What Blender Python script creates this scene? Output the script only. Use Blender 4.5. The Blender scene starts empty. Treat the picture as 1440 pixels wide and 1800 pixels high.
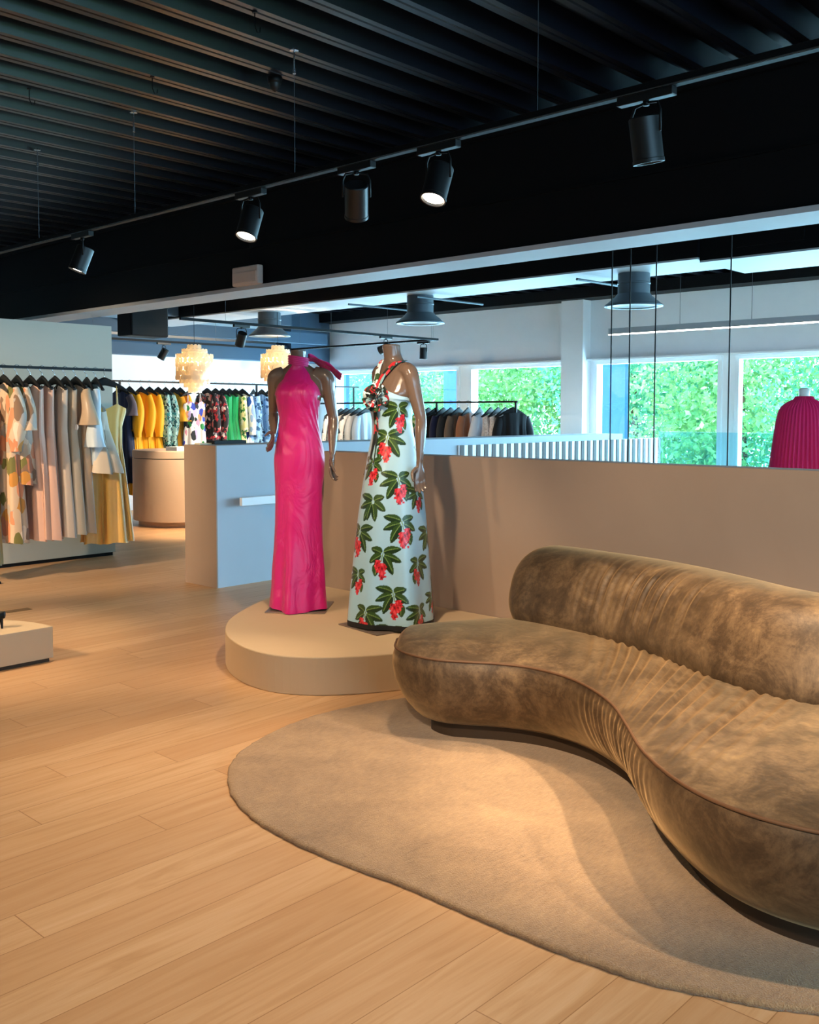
import bpy, math, random
import numpy as np
from mathutils import Vector, Matrix
PI = math.pi
sc = bpy.context.scene
COL = sc.collection
rnd = random.Random(7)

# ------------------------------------------------------------------ camera
YAW, PITCH, FPX, EYE = math.radians(43.1), math.radians(3.33), 1726.0, 1.45
cd = bpy.data.cameras.new('camera'); cam = bpy.data.objects.new('camera', cd); COL.objects.link(cam)
_f = Vector((math.cos(YAW)*math.cos(PITCH), math.sin(YAW)*math.cos(PITCH), -math.sin(PITCH)))
cam.location = (0, 0, EYE); cam.rotation_euler = _f.to_track_quat('-Z', 'Y').to_euler()
cd.sensor_fit = 'VERTICAL'; cd.sensor_height = 24.0; cd.lens = FPX*24.0/1800.0
cd.shift_y = -(900-826)/1800.0; cd.clip_start = 0.05; cd.clip_end = 200
sc.camera = cam
# ------------------------------------------------------------------ exposure, world, sun
sc.view_settings.view_transform = 'Standard'; sc.view_settings.look = 'None'
sc.view_settings.gamma = 1.0; sc.view_settings.use_curve_mapping = False
sc.view_settings.exposure = 0.0
SKY_STRENGTH, SUN_STRENGTH, SPOT_W, WARM = 10.0, 8.0, 135.0, (1.0, 0.76, 0.50)
w = bpy.data.worlds.new('sky'); sc.world = w; w.use_nodes = True
bg = w.node_tree.nodes['Background']; bg.inputs['Color'].default_value = (0.42, 0.72, 1.0, 1); bg.inputs['Strength'].default_value = SKY_STRENGTH
sd = bpy.data.lights.new('sun', 'SUN'); sd.energy = SUN_STRENGTH; sd.angle = math.radians(2); sd.color = (1, .95, .82)
sun = bpy.data.objects.new('sun', sd); COL.objects.link(sun)
sun.rotation_euler = Vector((0.62, -0.25, -0.75)).to_track_quat('-Z', 'Y').to_euler()
DAY = (0.40, 0.70, 1.0)
def daylight(loc, sx, sy, rot, watts, color=DAY):
    pd = bpy.data.lights.new('daylight', 'AREA'); pd.shape = 'RECTANGLE'; pd.size = sx; pd.size_y = sy; pd.energy = watts; pd.color = color
    po = bpy.data.objects.new('daylight', pd); COL.objects.link(po); po.location = loc; po.rotation_euler = rot
DAY_W = 74.0      # watts per square metre of window
for y0, y1 in ((10.2, 13.1), (8.2, 10.0), (5.8, 7.65), (3.4, 5.55), (1.1, 3.2), (-3.6, .6)):
    daylight((12.32, (y0+y1)/2, 1.27), 1.8, y1-y0, (0, PI/2, 0), DAY_W*1.8*(y1-y0))
daylight((6.9, -4.18, 1.8), 3.2, 2.4, (-PI/2, 0, 0), 170)  # added fill at the unseen right opening, brightens the window wall
daylight((1.0, -4.18, 1.9), 6.0, 2.0, (-PI/2, 0, 0), 60, (.62, .82, 1.0))

# ------------------------------------------------------------------ materials
def lin(c):
    if isinstance(c, str):
        c = [int(c[i:i+2], 16)/255 for i in (0, 2, 4)]
    return tuple(((x/12.92) if x <= .04045 else ((x+.055)/1.055)**2.4) for x in c[:3]) + (1.0,)
class NT:
    def __init__(s, name):
        s.m = bpy.data.materials.new(name); s.m.use_nodes = True
        s.t = s.m.node_tree; s.b = s.t.nodes['Principled BSDF']; s.out = s.t.nodes['Material Output']
    def n(s, typ, **kw):
        nd = s.t.nodes.new(typ)
        for k, v in kw.items(): setattr(nd, k, v)
        return nd
    def l(s, a, b): s.t.links.new(a, b)
    def math(s, op, a, b=None, c=None):
        nd = s.n('ShaderNodeMath', operation=op)
        for i, v in enumerate((a, b, c)):
            if v is None: continue
            if isinstance(v, (int, float)): nd.inputs[i].default_value = v
            else: s.l(v, nd.inputs[i])
        return nd.outputs[0]
    def coord(s, scale=(1, 1, 1), kind='Object', rot=(0, 0, 0)):
        tc = s.n('ShaderNodeTexCoord'); mp = s.n('ShaderNodeMapping')
        mp.inputs['Scale'].default_value = scale; mp.inputs['Rotation'].default_value = rot
        s.l(tc.outputs[kind], mp.inputs['Vector']); return mp.outputs[0]
    def noise(s, vec, scale, detail=4, rough=.55, dist=0):
        nd = s.n('ShaderNodeTexNoise'); nd.inputs['Scale'].default_value = scale; nd.inputs['Detail'].default_value = detail
        nd.inputs['Roughness'].default_value = rough; nd.inputs['Distortion'].default_value = dist
        if vec is not None: s.l(vec, nd.inputs['Vector'])
        return nd
    def ramp(s, fac, stops, mode='LINEAR'):
        r = s.n('ShaderNodeValToRGB'); r.color_ramp.interpolation = mode
        e = r.color_ramp.elements
        while len(e) < len(stops): e.new(.5)
        for k, (p, c) in enumerate(stops): e[k].position = p; e[k].color = lin(c)
        s.l(fac, r.inputs[0]); return r.outputs[0]
    def mix(s, fac, a, b, mode='MIX'):
        nd = s.n('ShaderNodeMix', data_type='RGBA', blend_type=mode)
        for v, k in ((fac, 0), (a, 6), (b, 7)):
            if isinstance(v, (int, float)): nd.inputs[k].default_value = v
            elif isinstance(v, tuple): nd.inputs[k].default_value = v
            else: s.l(v, nd.inputs[k])
        return nd.outputs[2]
    def base(s, c, rough=.5, metal=0, spec=.5, sheen=0, sheen_tint=None):
        i = s.b.inputs
        if isinstance(c, (tuple, str, list)): i['Base Color'].default_value = lin(c)
        else: s.l(c, i['Base Color'])
        i['Roughness'].default_value = rough; i['Metallic'].default_value = metal
        i['Specular IOR Level'].default_value = spec; i['Sheen Weight'].default_value = sheen
        if sheen_tint: i['Sheen Tint'].default_value = lin(sheen_tint)
        return s
    def bump(s, h, strength=.3, dist=.01):
        b = s.n('ShaderNodeBump'); b.inputs['Strength'].default_value = strength; b.inputs['Distance'].default_value = dist
        s.l(h, b.inputs['Height']); s.l(b.outputs[0], s.b.inputs['Normal']); return s
def M(name, c, rough=.5, metal=0, spec=.5, var=.06, scale=6, **k):
    s = NT(name); v = s.coord()
    nz = s.noise(v, scale)
    c = lin(c); a = tuple(x*(1-var) for x in c[:3])+(1,); b = tuple(min(1, x*(1+var)) for x in c[:3])+(1,)
    s.base(s.mix(nz.outputs[0], a, b), rough, metal, spec, **k); return s.m
def EM(name, c, strength):
    s = NT(name); s.base(c, .4); s.b.inputs['Emission Color'].default_value = lin(c); s.b.inputs['Emission Strength'].default_value = strength; return s.m
def PLASTER(name, c, c2):
    s = NT(name); v = s.coord(); a = s.noise(v, 1.3, 6, .6, .6); b = s.noise(v, 40, 3)
    s.base(s.mix(s.math('MULTIPLY', a.outputs[0], .9), lin(c), lin(c2)), .75, 0, .25); s.bump(b.outputs[0], .08, .004); return s.m
def CLOTH(name, c, rough=.6, var=.12, sheen=.25, satin=False):
    s = NT(name); v = s.coord((1, 1, .25)); nz = s.noise(v, 14, 3)
    c = lin(c); a = tuple(x*(1-var) for x in c[:3])+(1,); b = tuple(min(1, x*(1+var)) for x in c[:3])+(1,)
    s.base(s.mix(nz.outputs[0], a, b), .42 if satin else rough, 0, .45 if satin else .25, sheen); return s.m
def PRINT(name, base, cols, scale=16, cover=.5, stretch=.7):
    """printed cloth: irregular blotches of several inks over a ground colour"""
    s = NT(name); v = s.coord((1, 1, stretch)); d = s.noise(v, scale*.6, 2)
    vv = s.n('ShaderNodeVectorMath', operation='MULTIPLY_ADD'); s.l(d.outputs['Color'], vv.inputs[0]); vv.inputs[1].default_value = (.09,)*3; s.l(v, vv.inputs[2])
    vo = s.n('ShaderNodeTexVoronoi'); vo.inputs['Scale'].default_value = scale; s.l(vv.outputs[0], vo.inputs['Vector'])
    sp = s.n('ShaderNodeSeparateColor'); s.l(vo.outputs['Color'], sp.inputs[0])
    n = len(cols); ink = s.ramp(sp.outputs[0], [(k/n, c) for k, c in enumerate(cols)], 'CONSTANT')
    on = s.math('MULTIPLY', s.math('LESS_THAN', sp.outputs[1], cover), s.math('LESS_THAN', vo.outputs['Distance'], .62))
    s.base(s.mix(on, lin(base), ink), .6, 0, .25, .2); return s.m

MT = {}
MT['deck'] = M('black_painted_steel_deck', '070b15', .3, 0, .6, .1)
MT['beam'] = M('black_painted_beam', '050609', .6, 0, .2, .1)
MT['soffit'] = M('light_grey_underside', 'b9bcc0', .55, 0, .3, .05)  # undersides of beam and duct box, paler than their black faces
MT['navy'] = M('slate_blue_bulkhead_paint', '40566a', .6, 0, .3, .05)
MT['white'] = M('white_wall_paint', 'f3f4f6', .7, 0, .25, .03)
MT['frame'] = M('white_window_frame', 'eef0f2', .35, 0, .5, .02)
MT['plaster'] = PLASTER('warm_taupe_plaster', 'a68f7e', '967f6e')
MT['greyplaster'] = PLASTER('grey_green_plaster', 'b4b4aa', 'a5a69c')
MT['drum'] = PLASTER('pale_clay_plaster', 'd8bda4', 'ccb097')
MT['sand'] = PLASTER('sand_microcement', 'd2b795', 'c6aa88')
MT['black'] = M('matt_black_metal', '08090b', .5, 0, .25, .1)
MT['spot'] = M('charcoal_lamp_housing', '090b0e', .45, 0, .5, .1)
MT['chrome'] = M('brushed_steel', 'c9cdd2', .25, 1, .5, .05)
MT['wire'] = M('steel_wire', '6d7278', .35, .8, .5, .05)
MT['hanger'] = M('black_velvet_hanger', '0b0b0d', .6, 0, .4, .1)
MT['plastic'] = M('off_white_plastic', 'd8c4b8', .45, 0, .5, .03)
MT['shell'] = None
MT['skin'] = M('glossy_taupe_mannequin', '6b574b', .2, 0, .55, .04)
MT['plate'] = M('brushed_bronze_base', '8d7c70', .4, .5, .5, .05)
MT['teal'] = M('blue_cladding', '35629c', .7, 0, .3, .08)
MT['slat'] = M('brown_slat_wood', '5a4c48', .6, 0, .3, .12)
MT['duct'] = M('dark_grey_duct', '4a565f', .45, .3, .5, .06)
MT['ductlip'] = M('pale_grey_diffuser', 'b5bfc6', .45, 0, .5, .04)
MT['led'] = EM('linear_led', 'fff6e6', 9.0)
MT['lens_on'] = EM('lit_lens', 'fff0d8', 14.0)
MT['lens_off'] = M('clear_lens', '8f979c', .15, 0, .6, .05)
MT['bulb'] = EM('warm_bulb', 'ffd98a', 8.0)

def mk_floor():
    s = NT('oak_plank_floor'); tc = s.coord(); x = s.n('ShaderNodeSeparateXYZ'); s.l(tc, x.inputs[0])
    W, L = .18, 1.9
    ry = s.math('DIVIDE', s.math('SUBTRACT', x.outputs[1], .02), W); row = s.math('FLOOR', ry); fy = s.math('FRACT', ry)
    wn = s.n('ShaderNodeTexWhiteNoise', noise_dimensions='1D'); s.l(row, wn.inputs['W'])
    rx = s.math('ADD', s.math('DIVIDE', x.outputs[0], L), s.math('MULTIPLY', wn.outputs['Value'], 7.0)); cx = s.math('FLOOR', rx); fx = s.math('FRACT', rx)
    cid = s.n('ShaderNodeCombineXYZ'); s.l(row, cid.inputs[0]); s.l(cx, cid.inputs[1])
    w2 = s.n('ShaderNodeTexWhiteNoise', noise_dimensions='2D'); s.l(cid.outputs[0], w2.inputs['Vector'])
    gv = s.n('ShaderNodeCombineXYZ'); s.l(s.math('ADD', s.math('MULTIPLY', x.outputs[0], 1.1), s.math('MULTIPLY', w2.outputs['Value'], 31.)), gv.inputs[0])
    s.l(s.math('MULTIPLY', x.outputs[1], 14.), gv.inputs[1])
    g = s.noise(gv.outputs[0], 1.6, 6, .6, 1.2)
    gv2 = s.n('ShaderNodeCombineXYZ'); s.l(s.math('MULTIPLY', x.outputs[0], 5.), gv2.inputs[0]); s.l(s.math('MULTIPLY', x.outputs[1], 160.), gv2.inputs[1])
    g2 = s.noise(gv2.outputs[0], 1.0, 3)
    c1 = s.ramp(g.outputs[0], [(.3, 'bd9266'), (.5, 'cfa67c'), (.72, 'd8b38c')])
    c2 = s.mix(s.math('MULTIPLY', w2.outputs['Value'], .62), c1, lin('b98c62'))
    c3 = s.mix(s.math('MULTIPLY', g2.outputs[0], .3), c2, lin('a87a52'))
    ey = s.math('LESS_THAN', s.math('ABSOLUTE', s.math('SUBTRACT', fy, .5)), .5-.008)
    ex = s.math('LESS_THAN', s.math('ABSOLUTE', s.math('SUBTRACT', fx, .5)), .5-.0009)
    seam = s.math('MULTIPLY', ey, ex)
    s.base(s.mix(seam, lin('9a7048'), c3), .42, 0, .35)
    s.bump(s.math('ADD', s.math('MULTIPLY', g2.outputs[0], .3), seam), .12, .003)
    return s.m
MT['floor'] = mk_floor()
def mk_rug():
    s = NT('beige_loop_rug'); v = s.coord(); a = s.noise(v, 3.5, 6, .7, .4); v2 = s.coord((26, 90, 1), rot=(0, 0, .5)); b = s.noise(v2, 1.0, 4, .7)
    c = s.noise(v, 220, 2)
    f = s.math('ADD', s.math('MULTIPLY', a.outputs[0], .55), s.math('MULTIPLY', b.outputs[0], .45))
    s.base(s.ramp(f, [(.3, '7c6044'), (.5, 'a38260'), (.7, 'bc9a72')]), .9, 0, .15, .3)
    s.bump(c.outputs[0], .9, .006); return s.m
MT['rug'] = mk_rug()
def mk_velvet():
    s = NT('bronze_velvet'); v = s.coord(); a = s.noise(v, 6.5, 8, .72, .5); v2 = s.coord((40, 22, 22), rot=(0, 0, .6)); b = s.noise(v2, 1.8, 4, .7)
    f = s.math('ADD', s.math('MULTIPLY', a.outputs[0], .78), s.math('MULTIPLY', b.outputs[0], .22))
    col = s.ramp(f, [(.30, '281d14'), (.46, '493828'), (.58, '67523c'), (.76, '90754f')])
    s.base(col, .5, 0, .3, .7, 'e8c08c'); s.b.inputs['Sheen Roughness'].default_value = .35
    s.bump(s.noise(v, 26, 4).outputs[0], .12, .01); return s.m
MT['velvet'] = mk_velvet()
MT['piping'] = M('tan_piping', '5f432f', .6, 0, .3)
MT['plinth'] = M('dark_brown_plinth', '3a2d22', .5, 0, .4)
def mk_glass(name, tint):
    s = NT(name); tr = s.n('ShaderNodeBsdfTransparent'); tr.inputs[0].default_value = tint+(1,)
    gl = s.n('ShaderNodeBsdfGlossy'); gl.inputs['Roughness'].default_value = .02
    fr = s.n('ShaderNodeFresnel'); ge = s.n('ShaderNodeNewGeometry'); s.l(s.math('ADD', s.math('MULTIPLY', ge.outputs['Backfacing'], 1/1.45-1.45), 1.45), fr.inputs[0]); mx = s.n('ShaderNodeMixShader')
    s.l(fr.outputs[0], mx.inputs[0]); s.l(tr.outputs[0], mx.inputs[1]); s.l(gl.outputs[0], mx.inputs[2]); s.l(mx.outputs[0], s.out.inputs[0]); return s.m
MT['glass'] = mk_glass('window_glass', (.93, .98, .97)); MT['tealglass'] = mk_glass('teal_balustrade_glass', (.72, .92, .95))
def mk_leaf(name, c1, c2):
    s = NT(name); v = s.coord(); a = s.noise(v, 2.2, 5, .7)
    col = s.ramp(a.outputs[0], [(.3, c1), (.7, c2)]); s.base(col, .6, 0, .3)
    tl = s.n('ShaderNodeBsdfTranslucent'); s.l(col, tl.inputs[0]); mx = s.n('ShaderNodeMixShader'); mx.inputs[0].default_value = .4
    s.l(s.b.outputs[0], mx.inputs[1]); s.l(tl.outputs[0], mx.inputs[2]); s.l(mx.outputs[0], s.out.inputs[0]); return s.m
MT['leafA'] = mk_leaf('bright_leaves', '4f9c68', 'b4d88a'); MT['leafB'] = mk_leaf('cool_leaves', '3f9a78', '98d8b4')
MT['bark'] = M('bark', '5b4a3a', .9, 0, .2, .3)
def mk_shell():
    s = NT('capiz_shell'); tl = s.n('ShaderNodeBsdfTranslucent'); tl.inputs[0].default_value = lin('fdf3e0')
    s.base('f6eede', .3, 0, .5); mx = s.n('ShaderNodeMixShader'); mx.inputs[0].default_value = .6
    s.l(s.b.outputs[0], mx.inputs[1]); s.l(tl.outputs[0], mx.inputs[2]); s.l(mx.outputs[0], s.out.inputs[0]); return s.m
MT['shell'] = mk_shell()
def mk_attr(name, rough, spec=.5, sheen=.1):
    s = NT(name); a = s.n('ShaderNodeAttribute'); a.attribute_name = 'print'; nz = s.noise(s.coord(), 300, 2)
    s.base(s.mix(.06, a.outputs['Color'], nz.outputs['Color'], 'OVERLAY'), rough, 0, spec, sheen); return s.m
MT['printsatin'] = mk_attr('printed_satin', .33, .5)

# ------------------------------------------------------------------ mesh helpers
class MB:
    def __init__(s): s.v = []; s.f = []
    def add(s, vs, fs):
        b = len(s.v); s.v += [tuple(p) for p in vs]; s.f += [tuple(b+i for i in f) for f in fs]; return s
    def box(s, x0, x1, y0, y1, z0, z1, rot=None, loc=None):
        vs = [Vector((x, y, z)) for x in (x0, x1) for y in (y0, y1) for z in (z0, z1)]
        if rot: vs = [rot @ p for p in vs]
        if loc: vs = [p+Vector(loc) for p in vs]
        return s.add(vs, [(0, 1, 3, 2), (4, 6, 7, 5), (0, 4, 5, 1), (2, 3, 7, 6), (0, 2, 6, 4), (1, 5, 7, 3)])
    def rings(s, R, cap=True, closed=True):
        n = len(R[0]); vs = [p for r in R for p in r]; fs = []
        for i in range(len(R)-1):
            for j in range(n if closed else n-1):
                a = i*n+j; b = i*n+(j+1) % n; fs.append((a, b, b+n, a+n))
        if cap and closed:
            fs.append(tuple(range(n))[::-1]); fs.append(tuple((len(R)-1)*n+j for j in range(n)))
        return s.add(vs, fs)
    def tube(s, pts, r, n=8, cap=True):
        pts = [Vector(p) for p in pts]; R = []; up = None
        for i, p in enumerate(pts):
            t = (pts[min(i+1, len(pts)-1)]-pts[max(i-1, 0)]).normalized()
            if up is None: up = Vector((0, 0, 1)) if abs(t.z) < .9 else Vector((1, 0, 0))
            a = (up-t*up.dot(t)).normalized(); up = a; b = t.cross(a); rr = r[i] if isinstance(r, (list, tuple)) else r
            R.append([p+(a*math.cos(2*PI*k/n)+b*math.sin(2*PI*k/n))*rr for k in range(n)])
        return s.rings(R, cap)
    def lathe(s, prof, c=(0, 0, 0), n=32, cap=True, rot=None):
        R = []
        for r, z in prof:
            ring = [Vector((r*math.cos(2*PI*k/n), r*math.sin(2*PI*k/n), z)) for k in range(n)]
            if rot: ring = [rot @ p for p in ring]
            R.append([p+Vector(c) for p in ring])
        return s.rings(R, cap)
    def grid(s, G):
        n = len(G[0]); return s.add([p for r in G for p in r], [(i*n+j, i*n+j+1, (i+1)*n+j+1, (i+1)*n+j) for i in range(len(G)-1) for j in range(n-1)])
    def prism(s, poly, z0, z1):
        n = len(poly); vs = [(x, y, z0) for x, y in poly]+[(x, y, z1) for x, y in poly]
        return s.add(vs, [tuple(range(n))[::-1], tuple(range(n, 2*n))]+[(i, (i+1) % n, n+(i+1) % n, n+i) for i in range(n)])
    def mesh(s, name, smooth=False):
        me = bpy.data.meshes.new(name); me.from_pydata(s.v, [], s.f); me.update()
        if smooth: me.polygons.foreach_set('use_smooth', [True]*len(me.polygons))
        return me
    def build(s, name, mat, parent=None, smooth=False, auto=None, bevel=0, loc=None):
        me = s.mesh(name, smooth); me.materials.append(mat)
        o = bpy.data.objects.new(name, me); COL.objects.link(o)
        if parent: o.parent = parent
        if loc: o.location = loc
        if auto: me.set_sharp_from_angle(angle=math.radians(auto))
        if bevel:
            b = o.modifiers.new('bevel', 'BEVEL'); b.width = bevel; b.segments = 2; b.limit_method = 'ANGLE'
        return o
def tag(o, label=None, cat=None, group=None, kind=None):
    for k, v in (('label', label), ('category', cat), ('group', group), ('kind', kind)):
        if v: o[k] = v
    return o
def thing(name, label, cat, loc=(0, 0, 0), rz=0, group=None):
    o = bpy.data.objects.new(name, None); COL.objects.link(o); o.empty_display_size = .1
    o.location = loc; o.rotation_euler = (0, 0, rz); return tag(o, label, cat, group)
def struct(name, mb, mat, **k): return tag(mb.build(name, mat, **k), kind='structure')
def part(name, me, mat, parent):
    o = bpy.data.objects.new(name, me); COL.objects.link(o); o.parent = parent
    if mat and not me.materials: me.materials.append(mat)
    return o
def catmull(P, n, closed=False):
    P = [np.array(p, float) for p in P]
    if closed: Q = [P[-1]]+P+[P[0], P[1]]
    else: Q = [2*P[0]-P[1]]+P+[2*P[-1]-P[-2]]
    out = []
    for i in range(1, len(Q)-2):
        for t in np.linspace(0, 1, 24, endpoint=False):
            a, b, c, d = Q[i-1:i+3]
            out.append(.5*((2*b)+(-a+c)*t+(2*a-5*b+4*c-d)*t*t+(-a+3*b-3*c+d)*t**3))
    if not closed: out.append(Q[-2])
    out = np.array(out); loop = np.vstack([out, out[:1]]) if closed else out
    L = np.r_[0, np.cumsum(np.linalg.norm(np.diff(loop, axis=0), axis=1))]
    S = np.linspace(0, L[-1], n, endpoint=not closed)
    return np.stack([np.interp(S, L, loop[:, k]) for k in range(out.shape[1])], 1)
def smooth01(a, b, x):
    t = np.clip((x-a)/(b-a), 0, 1); return t*t*(3-2*t)

# ------------------------------------------------------------------ room shell
fl = MB()
for x0, x1, y0, y1 in ((-3, 5.6, -4, 13.6), (5.6, 12.1, 6.66, 13.6), (8.2, 12.1, -4, 6.66)): fl.box(x0, x1, y0, y1, -.25, 0)
struct('floor', fl, MT['floor'])
lo = MB(); lo.box(5.5, 8.3, -4.1, 6.76, -3.1, -3.0); struct('floor_lower', lo, MT['floor'])
ws = MB(); ws.box(5.5, 5.6, -4, 6.66, -3, -.25); ws.box(8.2, 8.3, -4, 6.66, -3, -.25); ws.box(5.5, 8.3, 6.66, 6.76, -3, -.25); ws.box(5.5, 8.3, -4.1, -4, -3, -.25)
struct('wall_stairwell', ws, MT['white'])
# corrugated deck, ribs run along X
dk = MB(); PITCHY = .268; prof = []
y = -4.2
while y < 13.8:
    for dy, z in ((0, 3.30), (.13, 3.30), (.158, 3.20), (.19, 3.20), (.1975, 3.21), (.205, 3.20), (.24, 3.20)): prof.append((y+dy, z))
    y += PITCHY
R = [[(x, yy, zz) for yy, zz in prof] for x in (-3.2, 4.9, 12.3)]
dk.rings(R, cap=False, closed=False); dk.box(-3.3, 12.4, -4.3, 13.9, 3.36, 3.42)
struct('ceiling', dk, MT['deck'])
struct('wall_rear', MB().box(-3.15, -3, -4, 13.6, 0, 3.4), MT['plaster'])
wr = MB()
for q in ((-3.15, -2, 0, 3.4), (4, 5.3, 0, 3.4), (8.5, 12.2, 0, 3.4), (5.3, 8.5, 3.0, 3.4), (5.3, 8.5, 0, .6), (-2, 4, 0, .8), (-2, 4, 3.0, 3.4)): wr.box(q[0], q[1], -4.15, -4, q[2], q[3])
struct('wall_right', wr, MT['plaster'])
struct('wall_far', MB().box(-3.15, 12.2, 13.6, 13.75, 0, 3.4), MT['white'])
WINS = ((10.2, 13.15), (8.14, 10.0), (5.76, 7.69), (3.4, 5.58), (1.1, 3.2), (-3.6, .6)); Z0, Z1 = .35, 2.19
ww = MB(); ww.box(12.1, 12.3, -4, 13.6, 0, Z0); ww.box(12.1, 12.3, -4, 13.6, Z1, 3.4)
ed = [13.6]+[e for a, b in WINS for e in (b, a)]+[-4]
for k in range(0, len(ed), 2): ww.box(12.1, 12.3, ed[k+1], ed[k], Z0, Z1)
struct('wall_window', ww, MT['white'])
for k, (a, b) in enumerate(WINS):
    wn = bpy.data.objects.new('window_%d' % (k+1), None); COL.objects.link(wn); wn['kind'] = 'structure'
    fr = MB(); t = .055
    for q in ((a, a+t, Z0+t, Z1-t), (b-t, b, Z0+t, Z1-t), (a, b, Z0, Z0+t), (a, b, Z1-t, Z1-.001)): fr.box(12.06, 12.16, *q)
    fr.build('window_frame', MT['frame'], wn); MB().box(12.105, 12.113, a+t, b-t, Z0+t, Z1-t).build('window_pane', MT['glass'], wn)
wn = bpy.data.objects.new('window_7', None); COL.objects.link(wn); wn['kind'] = 'structure'
fr = MB()
for q in ((-2, -1.94, .8, 3), (3.94, 4, .8, 3), (.97, 1.03, .8, 3), (-2, 4, .8, .86), (-2, 4, 2.94, 3)): fr.box(q[0], q[1], -4.1, -4.02, q[2], q[3])
fr.build('window_frame', MT['frame'], wn); MB().box(-1.94, 3.94, -4.07, -4.06, .86, 2.94).build('window_pane', MT['glass'], wn)
wn = bpy.data.objects.new('window_8', None); COL.objects.link(wn); wn['kind'] = 'structure'  # unseen window, added to bring fill light onto the window wall
fr = MB()
for q in ((5.3, 5.36, .6, 3), (8.44, 8.5, .6, 3), (5.36, 8.44, .6, .66), (5.36, 8.44, 2.94, 3)): fr.box(q[0], q[1], -4.1, -4.02, q[2], q[3])
fr.build('window_frame', MT['frame'], wn); MB().box(5.36, 8.44, -4.07, -4.06, .66, 2.94).build('window_pane', MT['glass'], wn)
struct('trim_1', MB().box(12.0, 12.11, 1, 13.5, 2.19, 2.215), MT['frame'])
struct('wall_pilaster', MB().box(11.9, 12.1, 7.77, 8.14, 0, 3.05), MT['white'])
eb = MB(); eb.box(11.75, 12.1, -4, 13.6, 3.05, 3.2); struct('trim_2', eb, MT['beam'])
# partition with the gowns in front of it, and the wall across the stair opening
hp = MB(); hp.box(4.72, 4.87, -4, 5.28, 0, 1.175); struct('wall_parapet', hp, MT['plaster'], bevel=.004)
hp = MB(); hp.box(4.80, 11.15, 6.66, 7.11, 0, 1.18); struct('wall_stair', hp, M('pale_grey_stair_wall', 'b4bec8', .7, 0, .25, .03))  # paler, bluer tone than the taupe on its end face
struct('trim_20', MB().box(4.788, 4.80, 6.66, 7.11, 0, 1.18), MT['plaster'])
# left display wall on a recessed black foot
struct('wall_left', MB().box(-3, 5.22, 9.0, 9.15, .035, 2.32), MT['greyplaster'])
struct('baseboard_left', MB().box(-3, 5.2, 9.015, 9.14, 0, .035), MT['black'])
# beams and bulkheads
bm = MB(); bm.box(4.92, 4.98, -4, 13.6, 2.46, 3.19); bm.box(4.88, 5.2, -4, 13.6, 3.16, 3.2); bm.box(4.90, 4.92, -4, 13.6, 2.76, 2.775)
struct('beam', bm, MT['beam'])
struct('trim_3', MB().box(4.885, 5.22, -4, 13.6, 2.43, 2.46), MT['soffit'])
b2 = MB(); b2.box(7.62, 8.3, 3.87, 12.6, 2.735, 3.2); b2.box(7.66, 8.53, -4, 3.87, 2.71, 3.2)
for yy in (3.0, 2.2, 1.4): b2.box(7.64, 7.66, yy, yy+.55, 2.78, 3.1)
struct('beam_duct', b2, MT['beam'])
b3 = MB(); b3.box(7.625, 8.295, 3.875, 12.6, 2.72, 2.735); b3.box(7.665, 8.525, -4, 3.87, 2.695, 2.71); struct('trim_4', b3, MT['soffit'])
b4 = MB(); b4.box(5.5, 11.1, 13.3, 13.6, 2.34, 2.62); b4.box(11.1, 12.0, 13.2, 13.6, 2.34, 3.2); b4.box(5.5, 11.5, 12.7, 12.85, 2.62, 2.8); b4.box(5.3, 9.6, 11.4, 11.5, 2.75, 2.95)
struct('beam_blue', b4, MT['navy'])
# outside
struct('ground', MB().box(12.4, 60, -30, 50, -3.2, -3.0), M('lawn', '5d8a45', .9, 0, .2, .2))
for k, (a, b) in enumerate(((12.88, 13.3), (10.2, 10.56), (7.2, 7.72))):
    struct('trim_%d' % (k+5), MB().box(14.6, 14.7, a*1.2066, b*1.2066, -3, 4.4), MT['teal'])

# ------------------------------------------------------------------ stepped pieces: platforms, drum, rug
PL = [(4.715, 5.3), (4.47, 5.28), (4.16, 5.2), (3.84, 5.03), (3.53, 4.80), (3.31, 4.52), (3.19, 4.22), (3.18, 3.96), (3.28, 3.76), (3.45, 3.61), (3.68, 3.48), (3.98, 3.36), (4.35, 3.25), (4.715, 3.15)]
pc = catmull(PL, 90); poly = [tuple(p) for p in pc]
t = thing('display_platform', 'rounded sand coloured display platform under the two gowned mannequins', 'platform', (4.2, 4.3, 0))
m = MB(); m.prism(poly, 0.0, .2); m.build('deck', MT['sand'], t, loc=(-4.2, -4.3, 0), bevel=.006)
poly2 = [(2.72+1.35*(math.cos(a)-1), 5.40+.95*math.sin(a)) for a in np.linspace(0, PI, 48)]
t = thing('display_plinth', 'low half round sand plinth on the floor by the left edge', 'plinth', (1.6, 5.5, 0))
MB().prism(poly2, .02, .205).build('block', MT['sand'], t, loc=(-1.6, -5.5, 0), bevel=.004)
MB().prism([(x*.98+.03, y*.99+.06) for x, y in poly2], 0, .02).build('shadow_gap_foot', MT['plinth'], t, loc=(-1.6, -5.5, 0))
t = thing('shoe', 'black pointed shoe on the low half round plinth', 'shoe', (2.42, 5.62, .205), 2.4)
sh = MB(); sh.rings([[(x, a*math.cos(q), max(0, c+b*math.sin(q))) for q in np.linspace(0, 2*PI, 12, endpoint=False)] for x, a, b, c in ((-.11, .02, .02, .08), (-.07, .032, .03, .07), (0, .03, .022, .03), (.07, .036, .02, .02), (.12, .018, .012, .012), (.14, .004, .005, .006))])
sh.build('upper', MT['black'], t, smooth=True); MB().tube([(-.09, 0, .07), (-.095, 0, 0)], [.012, .006]).build('heel', MT['black'], t)
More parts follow.
